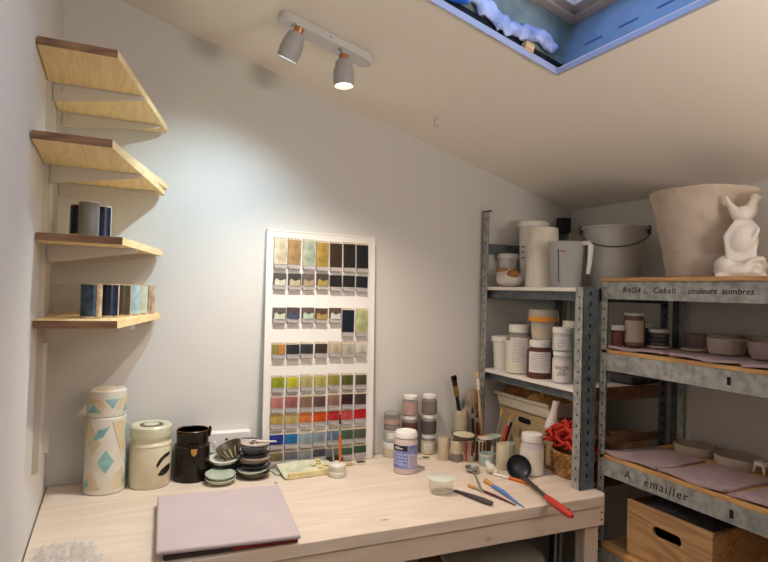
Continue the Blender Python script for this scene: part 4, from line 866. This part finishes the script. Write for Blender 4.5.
# basket
t = thing('woven_basket', 'woven straw basket inside the rack beside the front post', 'basket', (1.792, -.497, D+.0005))
b = MB(); b.lathe([(0, 0), (.070, 0), (.074, .004), (.078, .085), (.081, .088), (.080, .094), (.076, .093), (.072, .01), (0, .01)], 36, sx=.72, sy=1.15)
b.build('basket_body', WICK, t)
b = MB()
for row in range(6):
    for k in range(22):
        a = 2*PI*(k+(row % 2)*.5)/22; a2 = a+.20; z = .008+row*.014; q = .0765
        b.tube([(q*.72*math.cos(a), q*1.15*math.sin(a), z), ((q+.004)*.72*math.cos((a+a2)/2), (q+.004)*1.15*math.sin((a+a2)/2), z+.006), (q*.72*math.cos(a2), q*1.15*math.sin(a2), z+.012)], .0028, 5)
b.build('weave', WICK, t)
b = MB(); rnd = random.Random(4)
for k in range(70):
    x = rnd.uniform(-.048, .048); y = rnd.uniform(-.078, .078); z = rnd.uniform(.0, .075*(1-abs(y)/.12)); a = rnd.uniform(-.6, .6)+PI/2
    b.tube([(x-.03*math.cos(a), y-.04*math.sin(a), z), (x, y, z+.014), (x+.03*math.cos(a), y+.04*math.sin(a), z-.002)], [.004, .007, .003], 6)
o = b.build('red_netting', REDNET); o.location = (1.788, -.492, D+.105); o.scale = (1.1, 1.1, 1.25); tag(o, 'heap of crumpled red netting in the straw basket', 'netting')
b = MB(); n = 10; vs = []
for i in range(n+1):
    u_ = i/n
    for v_ in (-1, 1): vs.append((.008*math.sin(u_*5), v_*(.016+.004*math.sin(u_*6))-.03*u_*u_*0+.035*(1-u_), .03+u_*.115))
b.add(vs, [(2*i, 2*i+2, 2*i+3, 2*i+1) for i in range(n)]); o = b.build('paper_strip', PAPER); o.location = (1.755, -.455, D+.135); o.rotation_euler = (0, 0, .5); md = o.modifiers.new('solid', 'SOLIDIFY'); md.thickness = .001; tag(o, 'curled white paper strip sticking up from the red netting', 'paper')
# things glimpsed through the rack towards the right
t = thing('wooden_box', 'small brown wooden box on the low shelf behind the rack post', 'box', (2.02, -.555, .7605)); b = MB(); b.box(-.05, .05, -.04, .04, .0, .145); b.build('box_body', CRATEW, t, bevel=.002); b = MB(); b.box(-.052, .052, -.042, .042, .145, .160); b.build('lid', CRATEW, t, bevel=.002)
b = MB(); b.box(-.09, .09, -.05, .05, 0, .035); o = b.build('cloth_bundle', FELT, bevel=.012); o.location = (2.00, -.56, T2); o.rotation_euler = (0, 0, .1); tag(o, 'dark folded cloth on the middle rack shelf near the far post', 'cloth'); o.location = (2.06, -.55, T2)

# ---- right rack, top board (surface z 1.5145)
T3 = 1.5147
t = thing('flower_pot', 'large rough unglazed clay pot on the top board of the right rack', 'pot', (1.985, -.885, T3))
b = MB(); b.lathe([(0, 0), (.103, 0), (.109, .006), (.116, .05), (.120, .073), (.118, .076), (.138, .16), (.160, .26), (.168, .286), (.166, .291), (.158, .290), (.151, .26), (.130, .16), (.110, .06), (.10, .02), (0, .02)], 56, wob=.008)
P0 = [(.103, 0), (.109, .006), (.116, .05), (.120, .073), (.118, .077), (.138, .16), (.160, .26), (.168, .284), (.166, .291)]; PR = [(0, 0)]
for k in range(len(P0)-1):
    (ra, za), (rb, zb) = P0[k], P0[k+1]; m_ = max(1, int((zb-za)/.007))
    for q in range(m_): f_ = q/m_; PR.append((ra+(rb-ra)*f_, za+(zb-za)*f_))
PR += [(.166, .291), (.158, .290), (.151, .26), (.130, .16), (.110, .06), (.10, .02), (0, .02)]
b = MB(); b.lathe(PR, 110, wob=.008)
for v in b.v:
    q = Vector((v.x, v.y, 0)); L0 = q.length
    if L0 > .1:
        nn = noise.noise(v*26)*.0022+noise.noise(Vector((v.x*9, v.y*9, v.z*60)))*.0012; v.x += q.x/L0*nn; v.y += q.y/L0*nn
        if v.z > .28: v.z += .003*noise.noise(Vector((v.x*14, v.y*14, 2)))
b.build('pot_body', CLAYW, t)
t = thing('bird_sculpture', 'white glazed sculpture of a bird perched on a rock on the right rack', 'sculpture', (1.905, -1.073, T3), math.atan2(-.824, .566))
b = MB(); b.ell((.0, 0, .020), (.072, .055, .030)).ell((.034, .0, .040), (.040, .045, .028)).ell((-.036, 0, .034), (.034, .045, .034)).box(-.066, .070, -.045, .045, 0, .010)
b.tube([(.068, -.02, .03), (.055, -.045, .055), (.030, -.045, .050), (.012, -.048, .03), (-.01, -.05, .025)], [.006, .009, .009, .008, .005], 8); b.tube([(.03, -.05, .02), (.05, -.05, .032), (.055, -.045, .018), (.03, -.05, .012)], .005, 8); b.build('rock_base', PLASTER, t, remesh=.004)
b = MB(); b.add([(-.036, -.035, .045), (.040, -.035, .045), (.040, .035, .05), (-.036, .035, .05), (-.046, -.036, .125), (.046, -.036, .150), (.046, .03, .15), (-.046, .03, .125), (-.016, -.022, .176), (.030, -.024, .172), (.028, .02, .172), (-.016, .02, .176)], [(3,2,1,0)]+[(i, (i+1) % 4, 4+(i+1) % 4, 4+i) for i in range(4)]+[(4+i, 4+(i+1) % 4, 8+(i+1) % 4, 8+i) for i in range(4)]+[(8, 9, 10, 11)])
b.ell((.004, -.01, .11), (.044, .040, .050)); b.tube([(.046, -.036, .145), (.036, -.044, .12), (.022, -.044, .09)], [.005, .008, .004], 8); b.build('rock', PLASTER, t, remesh=.004)
b = MB(); b.ell((.006, 0, .192), (.030, .022, .026)).ell((.026, 0, .205), (.018, .016, .026)).ell((.036, 0, .240), (.014, .012, .015))
b.tube([(.022, 0, .20), (.034, 0, .236)], [.018, .012], 10); b.tube([(-.006, 0, .190), (-.020, 0, .208), (-.032, 0, .228), (-.040, 0, .252)], [.022, .014, .007, .003], 10); b.tube([(.042, 0, .241), (.062, 0, .238)], [.008, .0015], 8)
b.build('bird', PLASTER, t, remesh=.003)
t = bucket('pale tall vessel cut off by the right edge on the top board', 1.94, -1.225, T3, .04, .062, .23, WHITEG, name='ceramic_vessel', cat='vessel', rim=False)
# ---- right rack, second level (surface z 1.2575)
T4 = 1.2577
def sheet(label, cx, y0, y1, z, seed, xw=.30):
    rnd = random.Random(seed); b = MB(); n = 12; vs = []
    for s_ in (0, 1):
        for i in range(n+1):
            for j in range(n+1):
                u_, v_ = i/n, j/n; curl = .010*max(0, .25-u_)*4*(abs(math.sin(v_*3.3+seed)))
                vs.append((cx-xw/2+u_*xw, y0+v_*(y1-y0)+.008*math.sin(u_*4+seed)*(1 if v_ < .5 else -.5), .0003+curl*.8+(.008 if s_ else 0)))
    q = (n+1)**2
    for i in range(n):
        for j in range(n):
            f = (i*(n+1)+j, (i+1)*(n+1)+j, (i+1)*(n+1)+j+1, i*(n+1)+j+1); b.f.append(list(f)); b.m.append(0); b.f.append([k+q for k in f][::-1]); b.m.append(0)
    ed = [i*(n+1) for i in range(n+1)]+[n*(n+1)+j for j in range(1, n+1)]+[i*(n+1)+n for i in range(n-1, -1, -1)]+[j for j in range(n-1, 0, -1)]
    for k in range(len(ed)): a, c = ed[k], ed[(k+1) % len(ed)]; b.f.append([a, c, c+q, a+q]); b.m.append(0)
    b.v = [Vector(v) for v in vs]; o = b.build('clay_slab', CLAYP); o.location = (0, 0, z); tag(o, label, 'clay slab', 'raw pink clay slabs on the right rack')
sheet('raw pink clay slab at the far end of the second shelf, right rack', 1.935, -.900, -.655, T4, 1, .27)
sheet('raw pink clay slab in the middle of the second shelf, right rack', 1.930, -1.140, -.916, T4, 2, .27)
sheet('raw pink clay slab cut by the photo edge on the second shelf, right rack', 1.93, -1.40, -1.156, T4, 3, .27)
T5 = .8827
sheet('raw pink clay slab at the far end of the third shelf, right rack', 1.930, -.864, -.655, T5, 4, .26)
sheet('raw pink clay slab with dented edge, middle of the third shelf, right rack', 1.930, -1.098, -.884, T5, 5, .26)
sheet('raw pink clay slab cut by the photo edge on the third shelf, right rack', 1.935, -1.36, -1.120, T5, 6, .26)
def bowl(label, x, y, z, r, h, m_, flare=.7, name='clay_bowl', sx=1, sy=1, group=None, cat='bowl'):
    t = thing(name, label, cat, (x, y, z), 0, group)
    b = MB(); b.lathe([(0, 0), (r*flare, 0), (r*(flare+.7*(1-flare)), h*.4), (r, h-.002), (r-.002, h), (r-.006, h-.002), (r*(flare+.7*(1-flare))-.006, h*.45), (r*flare-.006, .007), (0, .007)], 40, sx=sx, sy=sy, wob=.01); b.build('bowl_body', m_, t); return t
G = 'raw clay bowls on the second shelf of the right rack'; SL = T4+.0125
def riser(x, y, label, r): 
    b = MB(); b.lathe([(0, 0), (r, 0), (r, .006), (0, .006)], 32); o = b.build('round_bat', CLAYG); o.location = (x, y, SL); tag(o, label, 'round bat', 'round bats under the bowls')
bowl('pinkish ribbed clay bowl at the left of the second shelf bowls', 2.135, -.765, T4, .050, .062, CLAYP, .9, group=G)
bowl('wide flared pale clay bowl behind the round bowl on the second shelf', 2.125, -.870, T4, .055, .068, CLAYG, .55, group=G)
bowl('round straight-sided clay bowl in front on the second shelf', 2.020, -.955, SL, .060, .050, CLAYG, .85, group=G)
bowl('clay bowl at the back near the right edge of the second shelf', 2.145, -1.00, T4, .055, .072, CLAYG, .6, group=G)
bowl('dark pink clay bowl cut by the right edge on the second shelf', 1.985, -1.105, SL, .050, .052, CLAYP, .7, group=G)
riser(2.01, -.845, 'thin round clay bat left of the straight-sided bowl', .042)
riser(1.965, -.735, 'thin round clay bat under the stack of dark discs', .040)
jar('storage_jar', 'dark reddish jar with a beige label at the far end of the second shelf', (1.893, -.690, SL), .036, .122, mat('dim_red_brown', (104, 70, 58), .6), GREYP, .012, .034, 'jars on the second shelf of the right rack', label_mat=mat('beige_label', (170, 150, 128), .8), lab=(-1.0, 1.0, .15, .85))
jar('storage_jar', 'short dark red jar just inside the corner post on the second shelf', (1.838, -.665, SL), .020, .075, REDBR, GREYP, .018, .026, 'jars on the second shelf of the right rack')
jar('storage_jar', 'short black jar with a grey lid behind the dark discs on the second shelf', (1.985, -.662, SL), .026, .085, DGREY, GREYP, .020, .030, 'jars on the second shelf of the right rack')
for k in range(4):
    b = MB(); b.lathe([(0, 0), (.033, 0), (.036, .003), (.036, .012), (.033, .0145), (0, .0145)], 32); o = b.build('stacked_disc', DGREY if k < 3 else GREYP); o.location = (1.965, -.735, SL+.0065+k*.015); tag(o, ['dark disc at the bottom of the disc stack on the second shelf', 'dark disc second from the bottom of the disc stack', 'dark disc third from the bottom of the disc stack', 'grey disc topping the disc stack on the second shelf'][k], 'disc', 'stacked discs on the second shelf')
# ---- third level
G = 'oval raw clay dishes on the third shelf'
bowl('oval raw clay dish, farther one on the third shelf', 2.128, -.765, T5, .068, .036, CLAYG, .88, 'oval_dish', 1.0, 1.12, G, 'dish')
bowl('oval raw clay dish, nearer one on the third shelf', 2.128, -.930, T5, .068, .036, CLAYG, .88, 'oval_dish', 1.0, 1.15, G, 'dish')
t = thing('clay_figurine', 'small pale clay piece with stubby legs at the right edge of the third shelf', 'figurine', (2.085, -1.035, SL-(T4-T5)))
b = MB(); b.ell((0, 0, .032), (.018, .022, .012)); b.tube([(-.01, .012, .03), (-.014, .018, .0)], [.006, .004], 8); b.tube([(-.01, -.012, .03), (-.014, -.018, .0)], [.006, .004], 8); b.tube([(.01, 0, .03), (.014, 0, .0)], [.006, .004], 8); b.build('figurine_body', WHITEG, t, remesh=.003)
# ---- bottom level: crate
T6 = .5597
t = thing('pine_crate', 'open pine crate with a slot handle on the bottom shelf of the right rack', 'crate', (1.83, -.735, T6))
L_, W_, H_ = .32, .30, .187
b = MB()
# handle side with a real slot
ys, zs = (-.105, -.215), (.100, .135)
b.box(0, .012, -L_, ys[1], 0, H_).box(0, .012, ys[0], 0, 0, H_).box(0, .012, ys[1], ys[0], 0, zs[0]).box(0, .012, ys[1], ys[0], zs[1], H_)
for yc, sg in ((ys[0], -1), (ys[1], 1)):
    P = [(yc, zs[0]), (yc, zs[1])]+[(yc+sg*(.0175-.0175*math.cos(PI/2*(1-k/5)) if False else .0175*(1-math.sin(a_))), .1175+.0175*math.cos(a_)) for k, a_ in [(k, PI*k/8) for k in range(9)]]
    arc = [(yc+sg*.0175*(1-math.sin(PI*k/8)), .1175+.0175*math.cos(PI*k/8)) for k in range(9)]
    for k in range(8):
        (ya, za), (yb, zb) = arc[k], arc[k+1]; zc = zs[1] if k < 4 else zs[0]
        b.add([(x, yy, zz) for x in (0, .012) for yy, zz in ((yc, za), (ya, za), (yb, zb), (yc, zb))], [(0,1,2,3),(7,6,5,4),(0,4,5,1),(1,5,6,2),(2,6,7,3),(3,7,4,0)])
b.build('handle_side', CRATEW, t, smooth=False)
b = MB(); b.box(W_-.012, W_, -L_, 0, 0, H_); b.box(.012, W_-.012, -L_+.012, -.012, 0, .008); b.build('crate_panels', CRATEW, t, smooth=False)
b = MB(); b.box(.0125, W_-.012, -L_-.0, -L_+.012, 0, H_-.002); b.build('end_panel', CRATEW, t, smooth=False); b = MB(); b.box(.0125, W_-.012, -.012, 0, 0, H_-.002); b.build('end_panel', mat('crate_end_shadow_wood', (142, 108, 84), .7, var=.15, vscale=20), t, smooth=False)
crumple('dark_cloth', 'dark grey cloth filling the open pine crate', (1.98, -.895, T6+.172), (.255, .285, .045), FELT, 9, 'cloth')
# ---- under the bench
t = thing('cardboard_box', 'brown cardboard box standing under the bench', 'box', (1.50, -.33, 0)); b = MB(); b.box(-.18, .17, -.16, .16, 0, .44); b.build('box_body', mat('cardboard', (150, 116, 80), .85), t, bevel=.003)
t = thing('round_bat', 'pale round board lying on the box under the bench', 'board', (1.52, -.38, .4405)); b = MB(); b.lathe([(0, 0), (.19, 0), (.195, .004), (.195, .018), (.19, .022), (0, .022)], 56); b.build('bat_board', WHITEP, t)
b = MB(); b.tube([(1.635, -.60, 0), (1.635, -.60, .60), (1.637, -.60, .62), (1.655, -.60, .62), (1.657, -.60, .60), (1.657, -.60, 0)], .004, 8); o = b.build('metal_hoop', STEEL); tag(o, 'thin bent metal hoop standing beside the bench leg', 'hoop')
